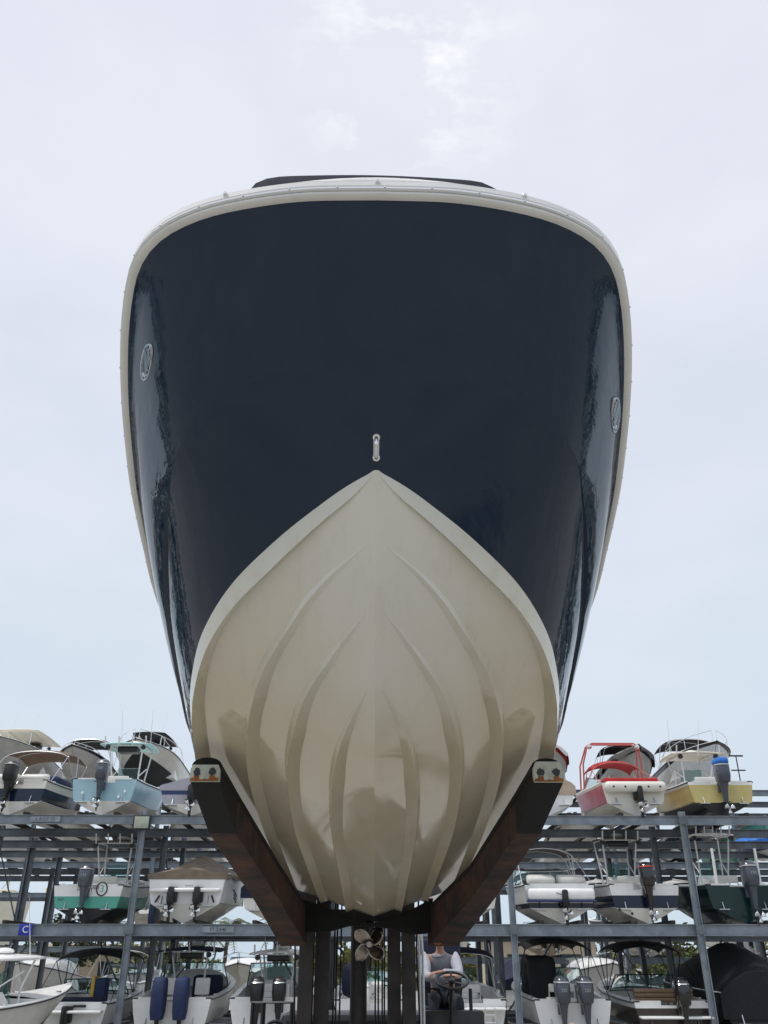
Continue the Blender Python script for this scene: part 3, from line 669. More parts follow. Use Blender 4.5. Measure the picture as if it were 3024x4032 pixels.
def tower(r, h, m=REDT, y=2.6, ht=1.55, rk=-.5):
    b = h.B/2-.1; mb = MB()
    for dy in (0, .55):
        mb.tube([(-b, y+dy, h.D+.05), (-b*.98, y+dy+rk*.3, h.D+ht*.6), (-b*.86, y+dy*.5+rk, h.D+ht*.95), (-b*.7, y+dy*.5+rk, h.D+ht), (b*.7, y+dy*.5+rk, h.D+ht), (b*.86, y+dy*.5+rk, h.D+ht*.95), (b*.98, y+dy+rk*.3, h.D+ht*.6), (b, y+dy, h.D+.05)], .032, 8)
    o = mb.build('tow_tower', m, r, smooth=50)
    for sx in (-1, 1): MB().ball((sx*b*.8, y+rk-.05, h.D+ht-.14), (.09, .12, .09)).build('tower_speaker', CHROME, o)
    return o
def dots(r, pts, rad, m, name):
    for p in pts: MB().tube([p, (p[0], p[1]-.03, p[2])], rad, 8).build(name, m, r)
def hull_text(r, txt, x, z, size, m=LETD, y=-.004): lettering('transom_lettering', txt, size, Matrix.Translation((x, y, z)) @ FACE, m, r)
FR = 'boats on the front rack'
YF = 30.25
# ---- front rack, top level
r, h = boat('bowrider_boat', 'navy sided bowrider under a brown awning on the top level, beside the pale blue boat', SLOT[0]-.1, YF, L3+.02, L=6.6, B=2.6, D=1.15, Db=1.5, side=NAVY, bottom=OFFW, upper=OFFW, split=.62, deck=OFFW, drive=(('o', -.05, BLK),), group=FR)
pads(r, h, 2, VINYL); bimini(r, h, 1.7, 3.9, h.D+1.35, 2.3, CANBR, base=2.9); wind(r, h, .56, GLASS, ALU); MB().box((.75, 1.8, h.D+.18), (.9, 1.6, .3), bev=.12).build('seat_cover', BLUEC, r)
r, h = boat('center_console_boat', 'pale blue centre console boat with an aqua hard top and tall dark outboard, top level', SLOT[1], YF, L3+.02, L=6.8, B=2.45, D=1.2, Db=1.75, side=PALEB, bottom=OFFW, upper=PALEB, split=.7, drive=(('o', -.05, DGREY, dict(txt='250', tilt=4)),), group=FR)
ttop(r, h, 1.9, 3.9, h.D+1.6, 1.9, AQUA); console(r, h, 2.2); dots(r, [(-.7, 0, .75), (.55, 0, .62), (.75, 0, .80)], .05, CHROME, 'transom_fitting')
r, h = boat('covered_boat', 'stern drive boat under a pale grey cover with a blue band, top level', SLOT[2], YF, L3+.02, L=6.4, B=2.5, D=.95, Db=1.4, side=CANG, bottom=OFFW, upper=NAVSTR, split=.55, drive=(('s', 0, .42),), notch=False, group=FR)
cover(r, h, CANG, ((0, .25), (.3, .45), (.6, .55), (1, .05)), .12)
r, h = boat('covered_boat', 'white outboard boat under a tan tarpaulin on the top level, right of the forks', SLOT[6]-.1, YF, L3+.02, L=6.2, B=2.3, D=1.0, Db=1.5, side=WHITE, drive=(('o', 0, BLK, dict(s=.7)),), group=FR)
cover(r, h, CANT, ((0, .42), (.15, .62), (.4, .7), (.7, .4), (1, .05)), .30, seed=3)
r, h = boat('bowrider_boat', 'white and faded red bowrider with a red tow arch and red awning', SLOT[7], YF, L3+.02, L=6.3, B=2.45, D=1.12, Db=1.45, side=PINK, bottom=OFFW, upper=OFFW, tside=OFFW, split=.9, deck=OFFW, rail=None, drive=(('s', .1, .40),), notch=False, group=FR)
tower(r, h, REDT, 2.5, 1.75); bimini(r, h, 1.9, 3.3, h.D+1.05, 1.8, CANR, REDT, sag=.12, arch=.3, raf=.05); wind(r, h, .5); MB().box((0, .6, h.D+.12), (1.9, .9, .16), bev=.05).build('seat_cover', CANR, r)
MB().box((0, -.20, .95), (2.1, .42, .34), bev=.12).build('swim_platform', OFFW, r, smooth=60); dots(r, [(x, -.40, .93) for x in (-.8, -.4, .4, .8)], .035, BLK, 'drain')
r, h = boat('center_console_boat', 'pale yellow centre console boat with a cream hard top and blue capped outboard', SLOT[8], YF, L3+.02, L=6.6, B=2.5, D=1.15, Db=1.65, side=YELL, bottom=BLACKG, upper=WHITE, split=.86, drive=(('o', .0, DGREY, dict(tilt=-3, s=.95)),), group=FR)
ttop(r, h, 1.6, 3.6, h.D+1.3, 2.0, CREAM, holders=3, box=None); console(r, h, 2.0); MB().box((0, -.30, h.D+.62), (.46, .62, .30), bev=.13).build('motor_cap', CANBL, r, smooth=60)
mbx = MB().tube([(.85, .3, h.D), (.85, .3, h.D+.95)], .02, 6).box((.85, .3, h.D+.95), (.5, .04, .05)).box((.85, .3, h.D+.45), (.5, .04, .04)); mbx.build('ladder_post', BLK, r)
# ---- front rack, middle level
r, h = boat('center_console_boat', 'teal and white centre console boat with black bottom on the middle level', SLOT[1], YF, L2+.02, L=6.4, B=2.5, D=1.12, Db=1.6, side=TEAL, bottom=BLACKG, upper=WHITE, split=.52, rail=BLK, drive=(('o', -.05, DGREY, dict(txt='150', tilt=4)),), group=FR)
ttop(r, h, 2.2, 3.9, h.D+1.55, 1.6, CANDG, holders=4, box=None); console(r, h, 2.5)
ring = MB().tube([(.45+.17*math.cos(a), -.02, h.D-.10+.20*math.sin(a)) for a in np.linspace(0, 2*math.pi, 21)], .02, 6).build('round_badge', BLK, r); hull_text(r, '3', .45, h.D-.10, .3, MATS['teal gelcoat'], -.01); hull_text(r, 'FX7', -.85, h.D*.62, .12)
r, h = boat('cabin_cruiser', 'white twin drive cruiser under a tan peaked cover on the middle level', SLOT[2]+.1, YF, L2+.02, L=8.0, B=2.8, D=1.45, Db=1.9, side=WHITE, bottom=OFFW, upper=WHITE, split=.7, rail=None, drive=(('s', -.42, .50), ('s', .42, .50)), notch=False, group=FR, bow=3)
cover(r, h, CANDT, ((0, .10), (.12, .45), (.33, .75), (.5, .45), (.8, .2), (1, .05)), .14, seed=4, puff=-.5); MB().tube([(-.05+.03*k, -.01, 1.12+.025*math.sin(k*1.9)) for k in range(10)], .008, 5).build('script_mark', LETG, r)
MB().box((0, -.14, .98), (2.3, .30, .12), bev=.05).build('swim_platform', WHITE, r, smooth=50)
for k in range(3): MB().box((1.42, 1.3, .95-.11*k), (.03, .8-.1*k, .04), rot=(R(-12), 0, 0)).build('side_vent', BLK, r)
for sx in (-1, 1): MB().tube([(sx*.85, -.02, .82), (sx*.95, -.10, .62)], .03, 6).build('trim_ram', BLK, r)
r, h = boat('covered_boat', 'beige boat under a dark navy cover behind the left fork', SLOT[3], YF, L2+.02, L=6.6, B=2.5, D=1.05, Db=1.6, side=OFFW, bottom=BEIGEB, drive=(('s', 0, .42),), notch=False, group=FR)
cover(r, h, CANN, ((0, .45), (.25, .8), (.5, .85), (.8, .3), (1, .05)), .30, seed=5)
r, h = boat('skiff', 'small beige skiff with a blue capped outboard between teal boat and tan covered cruiser', -9.85, 40.6, L2+.02, L=4.6, B=1.8, D=.85, Db=1.2, side=BEIGEB, drive=(('o', .35, BLK, dict(s=.8, cover=True, tilt=10)),), group=FR)
r, h = boat('center_console_boat', 'plain beige outboard boat beside the right fork on the middle level', SLOT[5], YF, L2+.02, L=6.4, B=2.45, D=1.15, Db=1.6, side=OFFW, bottom=BEIGEB, upper=WHITE, drive=(('o', -.6, WHITE, dict(s=.8)),), group=FR)
console(r, h, 2.2); bowrail(r, h)
r, h = boat('bowrider_boat', 'white and black bowrider with two stern sun pads under a charcoal arch top', SLOT[6]+.1, YF, L2+.02, L=6.3, B=2.55, D=1.15, Db=1.45, side=NAVY, bottom=OFFW, upper=WHITE, split=.22, drive=(('s', .1, .42),), notch=False, group=FR)
pads(r, h, 2, VINYL, .25, h.D+.03, .28); wind(r, h, .52); bimini(r, h, 2.3, 3.6, h.D+1.35, 2.0, CANDG, STEELP, sag=.08, arch=.26, base=2.6)
MB().box((0, -.16, .86), (2.2, .36, .36), bev=.1).build('swim_platform', WHITE, r, smooth=60); MB().box((0, -.16, .665), (2.24, .37, .06), bev=.01).build('navy_stripe', NAVSTR, r)
MB().tube([(-.18, -.35, .90), (-.06, -.35, .86), (.06, -.35, .88), (.2, -.35, .93)], .012, 6).tube([(-.02, -.35, .80), (.14, -.35, .80)], .012, 6).build('transom_badge', BLK, r)
r, h = boat('center_console_boat', 'navy and white centre console boat, black outboard, middle level', SLOT[7]-.1, YF, L2+.02, L=6.6, B=2.55, D=1.15, Db=1.65, side=NAVY, bottom=OFFW, upper=WHITE, split=.55, drive=(('o', .05, BLKGL, dict(tilt=3, s=.95, stripe=REDL)),), group=FR)
ttop(r, h, 2.2, 4.0, h.D+1.65, 1.6, CANDG, holders=4, box=BLK); console(r, h, 2.4); dots(r, [(-.9, 0, .42), (.75, 0, .52), (-.5, 0, .30)], .04, BLK, 'drain')
r, h = boat('center_console_boat', 'dark green centre console boat with a white tower top and large grey outboard', SLOT[8]+.05, YF, L2+.02, L=6.8, B=2.55, D=1.15, Db=1.65, side=GREEN, bottom=GREEN, upper=GREEN, split=.85, drive=(('o', .25, DGREY, dict(txt='150', tilt=2, s=1.0)),), group=FR)
ttop(r, h, 1.7, 3.3, h.D+1.75, 1.5, WHITE, holders=5, box=None); console(r, h, 2.0)
for sx in (-.7, .75): MB().tube([(sx, .2, h.D-.5), (sx, .15, h.D+1.15)], [.055, .045], 10).box((sx, .16, h.D-.55), (.2, .12, .16), bev=.02).build('anchor_pole', WHITE, r)
# ---- front rack, ground level
r, h = boat('center_console_boat', 'white centre console boat with white tube top, bow pointing right, lower left', -11.4, 22.0, .02, -21, L=7.0, B=2.5, D=1.25, Db=1.75, side=GREYB, bottom=BLACKG, upper=GREYB, split=.9, group='boats at ground level', drive=(('o', 0, BLK),), pitch=0, bow=2.2)
ttop(r, h, 2.9, 4.9, h.D+1.18, 1.7, WHITE, holders=6, box=None); console(r, h, 3.2); 
r, h = boat('bowrider_boat', 'white bowrider with black awning and blue cushions aboard on the ground at left', SLOT[1]-.05, YF, L1+.02, L=6.4, B=2.6, D=1.02, Db=1.35, side=WHITE, bottom=BEIGEB, group='boats at ground level', drive=(('s', 0, .4),), notch=False)
wind(r, h, .42, GLASS, BLK, .45); bimini(r, h, 1.7, 4.2, h.D+1.35, 2.3, CANB, BLK, base=3.0); platform(r, h, WHITE, .82, .4)
MB().box((.28, 1.5, h.D+.25), (.12, .5, .9), bev=.03).build('yellow_cushion', YELP, r); MB().box((.52, 1.5, h.D+.22), (.36, .5, .85), bev=.06).build('blue_cushion', BLUEC, r); MB().box((-.1, .8, h.D+.06), (1.9, .5, .14), bev=.05).build('seat_cover', CANN, r)
for sx in (-.65, .35): MB().box((sx, -.07, h.D-.06), (.4, .06, .07), bev=.02).build('transom_vent', BLK, r)
r, h = boat('walkaround_boat', 'white walkaround boat with twin outboards wrapped in blue covers, on the ground', SLOT[2], YF, L1+.02, L=7.4, B=2.7, D=1.15, Db=1.75, side=WHITE, bottom=OFFW, group='boats at ground level', drive=(('o', -.34, BLK, dict(cover=True, tilt=0)), ('o', .34, BLK, dict(cover=True, tilt=0))))
ttop(r, h, 2.1, 4.2, h.D+1.30, 2.1, CANN, holders=3, box=BLK); chairs(r, h, (-.5, .62), 1.9); cabin(r, h, .52, .93, .5); wind(r, h, .5, GLASS, BLK, .7); MB().box((.55, 3.1, h.D+.1), (1.0, .5, .9), bev=.12).build('helm_cover', CANN, r)
r, h = boat('cabin_cruiser', 'white cuddy boat with twin silver topped black outboards beside the forklift mast', SLOT[3]-.05, YF, L1+.02, L=7.6, B=2.7, D=1.15, Db=1.8, side=WHITE, bottom=BEIGEB, group='boats at ground level', drive=(('o', -.34, BLK, dict(tilt=0, stripe=ALU)), ('o', .34, BLK, dict(tilt=0, stripe=ALU))))
ttop(r, h, 1.9, 3.7, h.D+1.22, 1.9, WHITE, holders=5, box=BLK); cabin(r, h, .48, .93, .6); wind(r, h, .46, GLASS, BLK, .7); console(r, h, 2.1)
r, h = boat('bowrider_boat', 'white open boat with navy cover seen between the mast columns', SLOT[4], YF, L1+.02, L=6.6, B=2.5, D=1.1, Db=1.55, side=WHITE, bottom=GREYB, group='boats at ground level', drive=(('o', -.2, WHITE, dict(s=.75)),))
console(r, h, 2.0); wind(r, h, .5); MB().box((-.55, 1.6, h.D+.5), (.8, .9, 1.0), bev=.25).build('helm_cover', CANN, r, smooth=60)
r, h = boat('open_boat', 'white open boat with a stern ladder and small dark outboard behind the driver', SLOT[5]+.1, YF, L1+.02, L=6.2, B=2.4, D=1.1, Db=1.5, side=WHITE, bottom=GREYB, group='boats at ground level', drive=(('o', -.55, DGREY, dict(s=.75)),))
console(r, h, 2.0); platform(r, h, WHITE, .9, .5); bimini(r, h, 1.8, 3.6, h.D+1.3, 2.0, CANN, base=2.6)
for k in range(3): MB().tube([(.35, -.52, .75-.2*k), (.65, -.52, .75-.2*k)], .016, 6).build('ladder_step', CHROME, r)
MB().tube([(.35, -.52, .95), (.35, -.52, .2)], .016, 6).tube([(.65, -.52, .95), (.65, -.52, .2)], .016, 6).build('ladder_rail', CHROME, r)
r, h = boat('center_console_boat', 'white boat with twin dark grey outboards and black canvas enclosure on the ground', SLOT[6]+.2, YF, L1+.02, L=7.0, B=2.65, D=1.1, Db=1.6, side=WHITE, bottom=GREYB, upper=WHITE, group='boats at ground level', drive=(('o', -.36, DGREY, dict(txt='250', tilt=0, s=.95)), ('o', .36, DGREY, dict(txt='250', tilt=0, s=.95))))
bimini(r, h, 1.9, 4.6, h.D+1.6, 2.2, CANB, BLK, base=3.2); console(r, h, 2.4, m=CANG); MB().box((-.55, 2.7, h.D+.45), (1.05, 1.3, 1.5), bev=.2).build('canvas_curtain', CANB, r, smooth=60); wind(r, h, .52, GLASS, ALU, .6)
r, h = boat('bowrider_boat', 'brown sided bowrider with a brown stern seat and black outboard on the ground', SLOT[7]+.3, YF, L1+.02, L=7.0, B=2.65, D=1.05, Db=1.5, side=BROWNS, bottom=WHITE, upper=WHITE, split=.75, group='boats at ground level', drive=(('o', .25, BLKGL, dict(tilt=0, s=.95, stripe=CHROME)),))
bench(r, h); wind(r, h, .45, GLASS, BLK, .5); bimini(r, h, 2.0, 4.4, h.D+1.55, 2.2, CANB, BLK, base=3.2); platform(r, h, WHITE, .66, .4)
r, h = boat('covered_boat', 'large boat wholly wrapped in a black cover at lower right', SLOT[8]+.1, YF-.2, L1+.02, L=8.2, B=3.0, D=1.3, Db=1.7, side=CANB, bottom=BLACKG, group='boats at ground level', notch=False)
cover(r, h, CANB, ((0, .55), (.12, 1.1), (.3, 1.35), (.5, 1.0), (.75, .4), (1, .05)), .7, seed=8, puff=.3)
# ---- back rack, top level, bows towards the yard
BG = 'bow first boats on the back rack'
YB = 51.0
def bb(name, label, x, z, L=7.6, tip=43.2, **k): return boat(name, label, x, tip+L, z, 180, L=L, group=BG, pitch=2, bow=4.2, **k)
r, h = bb('sport_boat', 'big grey white boat with a cream hard top, bow out, behind the brown awning', BSLOT[0]-.7, L4, 8.8, 43.0, B=3.5, D=1.5, Db=2.05, side=GREYB, upper=WHITE, split=.93)
ttop(r, h, 3.0, 6.2, h.D+1.5, 2.6, CREAM, holders=0); console(r, h, 3.6, seat=False); cabin(r, h, .5, .93, .4)
r, h = bb('center_console_boat', 'white bow with a dark rim band and black awning, behind the pale blue boat', BSLOT[1], L4, 7.0, 43.4, B=2.5, D=1.25, Db=1.75, side=GREYB, upper=NAVY, split=.80)
console(r, h, 2.6, seat=False); bimini(r, h, 2.4, 4.6, h.D+1.45, 2.0, CANB, base=3.2); bowrail(r, h, .75, .15)
r, h = bb('sport_boat', 'tall white boat with black bottom and dark tilted hard top, right of the aqua top', BSLOT[2]+.2, L4, 9.0, 43.0, B=3.3, D=1.5, Db=1.9, side=OFFW, bottom=BLACKG, split=.6)
ttop(r, h, 4.0, 6.6, h.D+1.3, 2.1, CANB, holders=0); bowrail(r, h, .5, .5); console(r, h, 4.2, seat=False)
r, h = bb('covered_boat', 'boat with red trimmed white shrink cover just right of the raised hull', 9.1, L4, 7, 43.6, B=2.5, D=1.3, Db=1.9, side=GREYB, upper=CANR, split=.5)
cover(r, h, MATS['white vinyl'], ((0, .3), (.4, 1.3), (.7, .8), (1, .1)), .25, seed=9)
r, h = bb('covered_boat', 'boat under grey and black covers with a black awning behind the red arch', BSLOT[7]+.25, L4, 7, 43.8, B=2.6, D=1.3, Db=1.8, side=GREYB, upper=BLK, split=.55)
cover(r, h, CANDG, ((0, .3), (.4, .9), (.65, .55), (1, .1)), .3, seed=10); bimini(r, h, 2.4, 4.4, h.D+1.3, 2.2, CANB, base=3.2)
r, h = bb('cabin_cruiser', 'white cruiser with a brown stripe, chrome bow rail and black awning, top right', BSLOT[8]+1.0, L4, 9.0, 43.0, B=3.1, D=1.5, Db=1.85, side=WHITE, upper=BROWNS, split=.72)
cabin(r, h, .4, .92, .6); bowrail(r, h, .45, .55); bimini(r, h, 2.6, 5.2, h.D+1.5, 2.4, CANB, base=3.6); wind(r, h, .42, GLASS, BLK, .6)
r, h = boat('covered_boat', 'low boat under a bright blue cover at the right edge, top level', 17.9, 38.2, L3-.35, 0, L=5.5, B=2.3, D=.7, Db=1.0, side=NAVSTR, bottom=WHITE, group=FR, notch=False)
cover(r, h, CANBL, ((0, .15), (.3, .4), (.6, .5), (1, .05)), .2)
# ---- back rack, middle level
MIDB = [(BSLOT[0], WHITE, NAVY, 'white boat with a navy rim in the left end slot of the back rack'), (BSLOT[1], OFFW, OFFW, 'plain cream boat deep in the back rack under the dark banded bow'),
        (BSLOT[2], BLACKG, WHITE, 'black hulled boat deep in the back rack behind the floodlight'), (BSLOT[3], GREYB, CANT, 'grey boat with tan rim deep in the back rack behind the tan covered cruiser'),
        (BSLOT[6], OFFW, NAVY, 'cream boat with navy rim deep in the back rack right of the tan tarpaulin'), (BSLOT[7], WHITE, NAVSTR, 'white boat with blue stripe deep in the back rack under the red arch boat'),
        (BSLOT[8], NAVY, WHITE, 'navy boat deep in the back rack under the cream hard top'), (19.4, TEAL, OFFW, 'teal boat deep in the back rack at the right edge')]
for k, (x, m, u, lb) in enumerate(MIDB):
    r, h = bb('stored_boat', lb, x, L3, 6.8+.2*(k % 3), 43.6, B=2.5, D=1.15, Db=1.75, side=m, upper=u, split=.75)
    if k % 3 == 1: cover(r, h, CANDT, ((0, .2), (.4, .5), (1, .05)), .2, seed=20+k)
    else: console(r, h, 2.6, seat=False)
r, h = boat('covered_boat', 'boat with a charcoal cover and pale bottom, bow out, seen under the charcoal arch top', 9.6, 60.2, 6.5, 180, L=7.2, B=2.7, D=1.2, Db=1.75, side=CANDG, bottom=GREYB, split=.3, group=BG)
cover(r, h, CANDT, ((0, .3), (.45, 1.0), (.7, .6), (1, .05)), .3, seed=11, puff=-.3)
r, h = boat('open_boat', 'white boat with a black awning frame and outboard behind the navy boat', 14.0, 52, L2-.3, 0, L=6, B=2.5, D=1.3, Db=1.6, side=WHITE, upper=BLK, drive=(('o', 0, BLK),), group=BG)
wind(r, h, .4, GLASS, BLK, .6)
# ---- ground and low levels further back
FARB = [(4.2, 53.8, 2.74, 'beige stern drive boat on the far rack behind the right steel post', OFFW, 0), (10.0, 53.8, 2.74, 'cream boat with twin black drives on the far rack under the red roof', CANT, 0),
        (15.8, 53.8, 2.74, 'long cream hull on the far rack above the brown seat', OFFW, 0), (21.2, 53.8, 2.74, 'white boat with dark drive on the far rack at right', WHITE, 0)]
for x, y, z, lb, m, yw in FARB:
    r, h = boat('stored_boat', lb, x, y, z, yw, L=6.6, B=2.7, D=1.15, Db=1.6, side=m, drive=(('s', -.35, .42), ('s', .35, .42)), notch=False, group='boats on the far rack')
    cabin(r, h, .4, .9, .4); wind(r, h, .4)
LOW = [(-15.6, 'white hulled cruiser on the ground behind the black awning', WHITE, 'c'), (-11.5, 'white boat with black canvas behind the leftmost steel post', WHITE, 'b'), (-6.0, 'white cruiser with dark windows behind the twin covered outboards', OFFW, 'c'),
       (6.8, 'white boat with a long navy cover behind the black canvas enclosure', WHITE, 'n'), (10.6, 'white express cruiser behind the brown bowrider', WHITE, 'c'), (17.5, 'pale boat on the ground beyond the black cover', OFFW, 'c')]
for x, lb, m, kd in LOW:
    r, h = boat('stored_boat', lb, x, 42.4, .3, 180 if kd == 'c' else 0, L=7, B=2.7, D=1.3, Db=1.8, side=m, drive=(), notch=False, group='boats at ground level') if kd != 'c' else boat('stored_boat', lb, x, 49.6, .3, 180, L=7.4, B=2.8, D=1.4, Db=1.9, side=m, notch=False, group='boats at ground level')
    if kd == 'c': cabin(r, h, .35, .92, .75); wind(r, h, .38, GLASS, BLK, .75); bowrail(r, h)
    elif kd == 'b': bimini(r, h, 1.6, 4, h.D+1.3, 2.2, CANB, base=2.8); wind(r, h, .5)
    else: cover(r, h, CANN, ((0, .3), (.3, .9), (.6, .7), (1, .05)), .25, seed=14)

# ------------------------------------------------------------------ forklift carrying the boat
RUST = mat('rusty brown steel', (.090, .036, .021), .8, .1, var=.6, vscale=3.5, col2=(.012, .010, .009), bump=.3, bscale=25)
RUSTO = mat('orange rust', (.36, .13, .03), .85, var=.6, vscale=14, bump=.2)
MASTM = mat('grimy dark mast steel', (.042, .034, .030), .55, .3, var=.5, vscale=5, col2=(.018, .016, .016))
RUBBER = mat('black rubber', (.010, .010, .010), .9, var=.4, vscale=9, bump=.15)
CAPW = mat('chipped white paint', (.48, .50, .43), .6, var=.6, vscale=18, col2=(.34, .36, .30), bump=.2)
FKO = Vector((-.15, 11.5, 0))
fk = empty('forklift', FKO); tag(fk, 'large marina forklift with dark rusty mast and long forks under the navy boat', 'forklift')
def W(mb, name, m, parent=fk, smooth=30):
    mb.v = [(x-FKO.x, y-FKO.y, z-FKO.z) for x, y, z in mb.v]; return mb.build(name, m, parent, smooth=smooth)
Z0 = CAMZ
def fork(sx, xs):
    """xs: outer/inner x at tip, bend, middle, heel; side profile in y/z follows the tilt"""
    Y = [5.72, 6.45, 8.5, 10.5]; zb = [1.055, .84, .53, .19]; zt = [1.165, 1.09, .80, .56]
    rings = []
    for y, b, t, (xo, xi) in zip(Y, zb, zt, xs): 
        b += Z0; t += Z0
        rings.append([(xo, y, b), (xi, y, b), (xi, y, t), (xo, y, t)])
    mb = MB().loft(rings[1:]); f = W(mb, 'fork', RUST, smooth=0)
    mb = MB().loft([rings[0], rings[1]]); W(mb, 'fork_toe', RUBBER, f, 0)
    pad = []
    for y, t, (xo, xi) in zip(Y, zt, xs):
        t += Z0; c = (xo+xi)/2; hw = abs(xo-xi)/2+.006
        pad.append([(c-hw, y+.01, t-.03)]+[(c+hw*math.cos(a)*-1, y+.01, t+.005+.052*math.sin(a)) for a in np.linspace(.15, math.pi-.15, 9)]+[(c+hw, y+.01, t-.03)])
    W(MB().loft(pad), 'fork_pad', RUBBER, f, 50)
    xo, xi = xs[0]; c = (xo+xi)/2; hw = abs(xo-xi)/2+.004; z0 = 1.06+Z0
    cap = [(c-hw, z0), (c+hw, z0), (c+hw, z0+.075), (c+hw*.86, z0+.105), (c-hw*.86, z0+.105), (c-hw, z0+.075)] if sx < 0 else [(c-hw*.94, z0), (c+hw*.94, z0), (c+hw, z0+.03), (c+hw, z0+.09), (c+hw*.8, z0+.13), (c-hw*.8, z0+.13), (c-hw, z0+.09), (c-hw, z0+.03)]
    cp = W(MB().prism(cap, 'y', 5.685, 5.73), 'fork_cap', CAPW, f, 20)
    for k, dx in enumerate((-.052, .050)):
        rg = random.Random(k+int(sx)+9); blob = [(c+dx+(.022+rg.uniform(-.004, .010))*math.cos(a), z0+.060+(.024+rg.uniform(-.005, .008))*math.sin(a)) for a in np.linspace(0, 2*math.pi, 18, endpoint=False)]
        W(MB().prism(blob, 'y', 5.681, 5.690), 'bolt_hole', BLK, f)
        drip = [(c+dx-.018, z0+.036), (c+dx+.016, z0+.036), (c+dx+.019, z0+.012), (c+dx+.010, z0+.002), (c+dx-.012, z0+.004), (c+dx-.021, z0+.018)]
        W(MB().prism(drip, 'y', 5.6835, 5.686), 'rust_streak', RUSTO, f, 0)
    rg = random.Random(3)
    e0 = [(c-hw*.95+2*hw*.95*k/14, z0+.001) for k in range(15)]; e1 = [(x, z0+.010+rg.uniform(0, .022)*(1 if abs(k-7) > 3 else .4)) for k, (x, z) in enumerate(e0)]
    W(MB().prism(e0+e1[::-1], 'y', 5.683, 5.686), 'rust_streak', RUSTO, f, 0)
    return f
fork(-1, [(-1.205, -1.02), (-1.19, -1.0), (-1.10, -.87), (-1.03, -.74)])
fork(1, [(1.05, 1.24), (1.03, 1.20), (.89, 1.10), (.60, .93)])
W(MB().box((.70, 10.38, Z0+.35), (.10, .12, .30), bev=.03).tube([(.66, 10.36, Z0+.52), (.70, 10.32, Z0+.46), (.74, 10.32, Z0+.36), (.70, 10.32, Z0+.26)], .022, 6), 'fork_latch', RUSTO)
for sx, cx in ((-1, -.62), (1, .42)):                          # carriage: bow tie plates cradling the keel
    if sx < 0: pl = [(-.88, .68), (-.835, .66), (-.608, .60), (-.315, .455), (-.052, .412), (-.052, .385), (-.275, .385), (-.509, .325), (-.718, .325), (-.88, .33)]
    else: pl = [(.62, .33), (.587, .311), (.40, .30), (.17, .36), (-.052, .385), (-.052, .412), (.224, .455), (.543, .61), (.60, .66), (.66, .66)]
    W(MB().prism([(x, z+Z0) for x, z in pl], 'y', 10.30, 10.46), 'carriage_plate', RUBBER, fk, 0)
W(MB().box((-.13, 10.58, Z0+.50), (1.55, .14, .12)), 'carriage', MASTM, fk, 0)
zt = 3.7
for x0, x1, yy in ((-.85, -.69, 10.88), (-.675, -.51, 11.0), (.16, .31, 11.0), (.325, .475, 10.88)):
    mb = MB(); xc = (x0+x1)/2; wd = x1-x0
    mb.box((xc, yy, zt/2+.1), (wd, .03, zt)).box((x0+.012, yy+.12, zt/2+.1), (.024, .21, zt)).box((x1-.012, yy+.12, zt/2+.1), (.024, .21, zt))
    W(mb, 'mast_column', MASTM, fk, 0)
W(MB().tube([(-.175, 11.25, .5), (-.175, 11.25, 3.6)], .098, 20), 'lift_cylinder', MASTM)
for x in (-.46, -.43, -.385, .02, .055, .10, .125): W(MB().tube([(x, 11.15, .6), (x, 11.15, 3.4)], .011, 6), 'lift_chain', BLK)
for x in (-.90, .52): W(MB().tube([(x, 11.1, .6), (x+.01, 11.12, 1.6), (x-.02, 11.1, 2.5), (x+.02, 11.05, 3.1)], .012, 6), 'hydraulic_hose', BLK)
W(MB().box((-.17, 11.2, 1.0), (1.3, .14, .2)).box((-.17, 11.2, 3.55), (1.3, .12, .16)), 'mast_crossbar', MASTM, fk, 0)
W(MB().box((-.1, 13.1, 1.0), (2.5, 3.4, .95), bev=.08).box((-.1, 14.6, 1.2), (2.5, .9, 1.0), bev=.1), 'chassis', BLK, fk, 20)
W(MB().box((.97, 12.0, 1.52), (.76, .10, .60), bev=.03).box((1.33, 12.4, 1.55), (.06, .8, .5), bev=.02), 'dashboard', BLK)
for x, y in ((-1.15, 11.9), (.95, 11.9), (-1.15, 14.3), (.95, 14.3)):
    t_ = W(MB().tube([(x-.2, y, .62), (x-.17, y, .62), (x+.17, y, .62), (x+.2, y, .62)], [.5, .62, .62, .5], 24), 'wheel', RUBBER)
    W(MB().tube([(x-.21, y, .62), (x+.21, y, .62)], .3, 16), 'rim', MASTM, t_)
sw = MB().tube([(.935+.19*math.cos(a), 11.5-.02+.16*math.sin(a), Z0-.155+.085*math.sin(a)) for a in np.linspace(0, 2*math.pi, 33)], .017, 8)
for a in (R(90), R(210), R(330)): sw.tube([(.935, 11.49, Z0-.17), (.935+.18*math.cos(a), 11.48+.15*math.sin(a), Z0-.155+.085*math.sin(a))], .012, 6)
st = W(sw.ball((.935, 11.49, Z0-.165), (.045, .045, .03)), 'steering_wheel', BLK)
W(MB().tube([(.93, 11.5, Z0-.17), (.92, 11.75, Z0-.7)], .026, 10), 'steering_column', BLK, st)
for x in (.545, .585): W(MB().tube([(x, 11.35, 1.2), (x, 11.36, Z0+.10), (x-.01, 11.4, Z0+.34)], .016, 8), 'grab_pole', STEELP)
W(MB().tube([(1.20, 12.0, 1.6), (1.20, 12.0, Z0-.25)], .022, 8), 'lever', BLK)
W(MB().box((.88, 12.62, Z0-.52), (.56, .52, .12), bev=.04).box((.90, 12.92, Z0-.1), (.56, .12, .85), bev=.06), 'driver_seat', CANN)
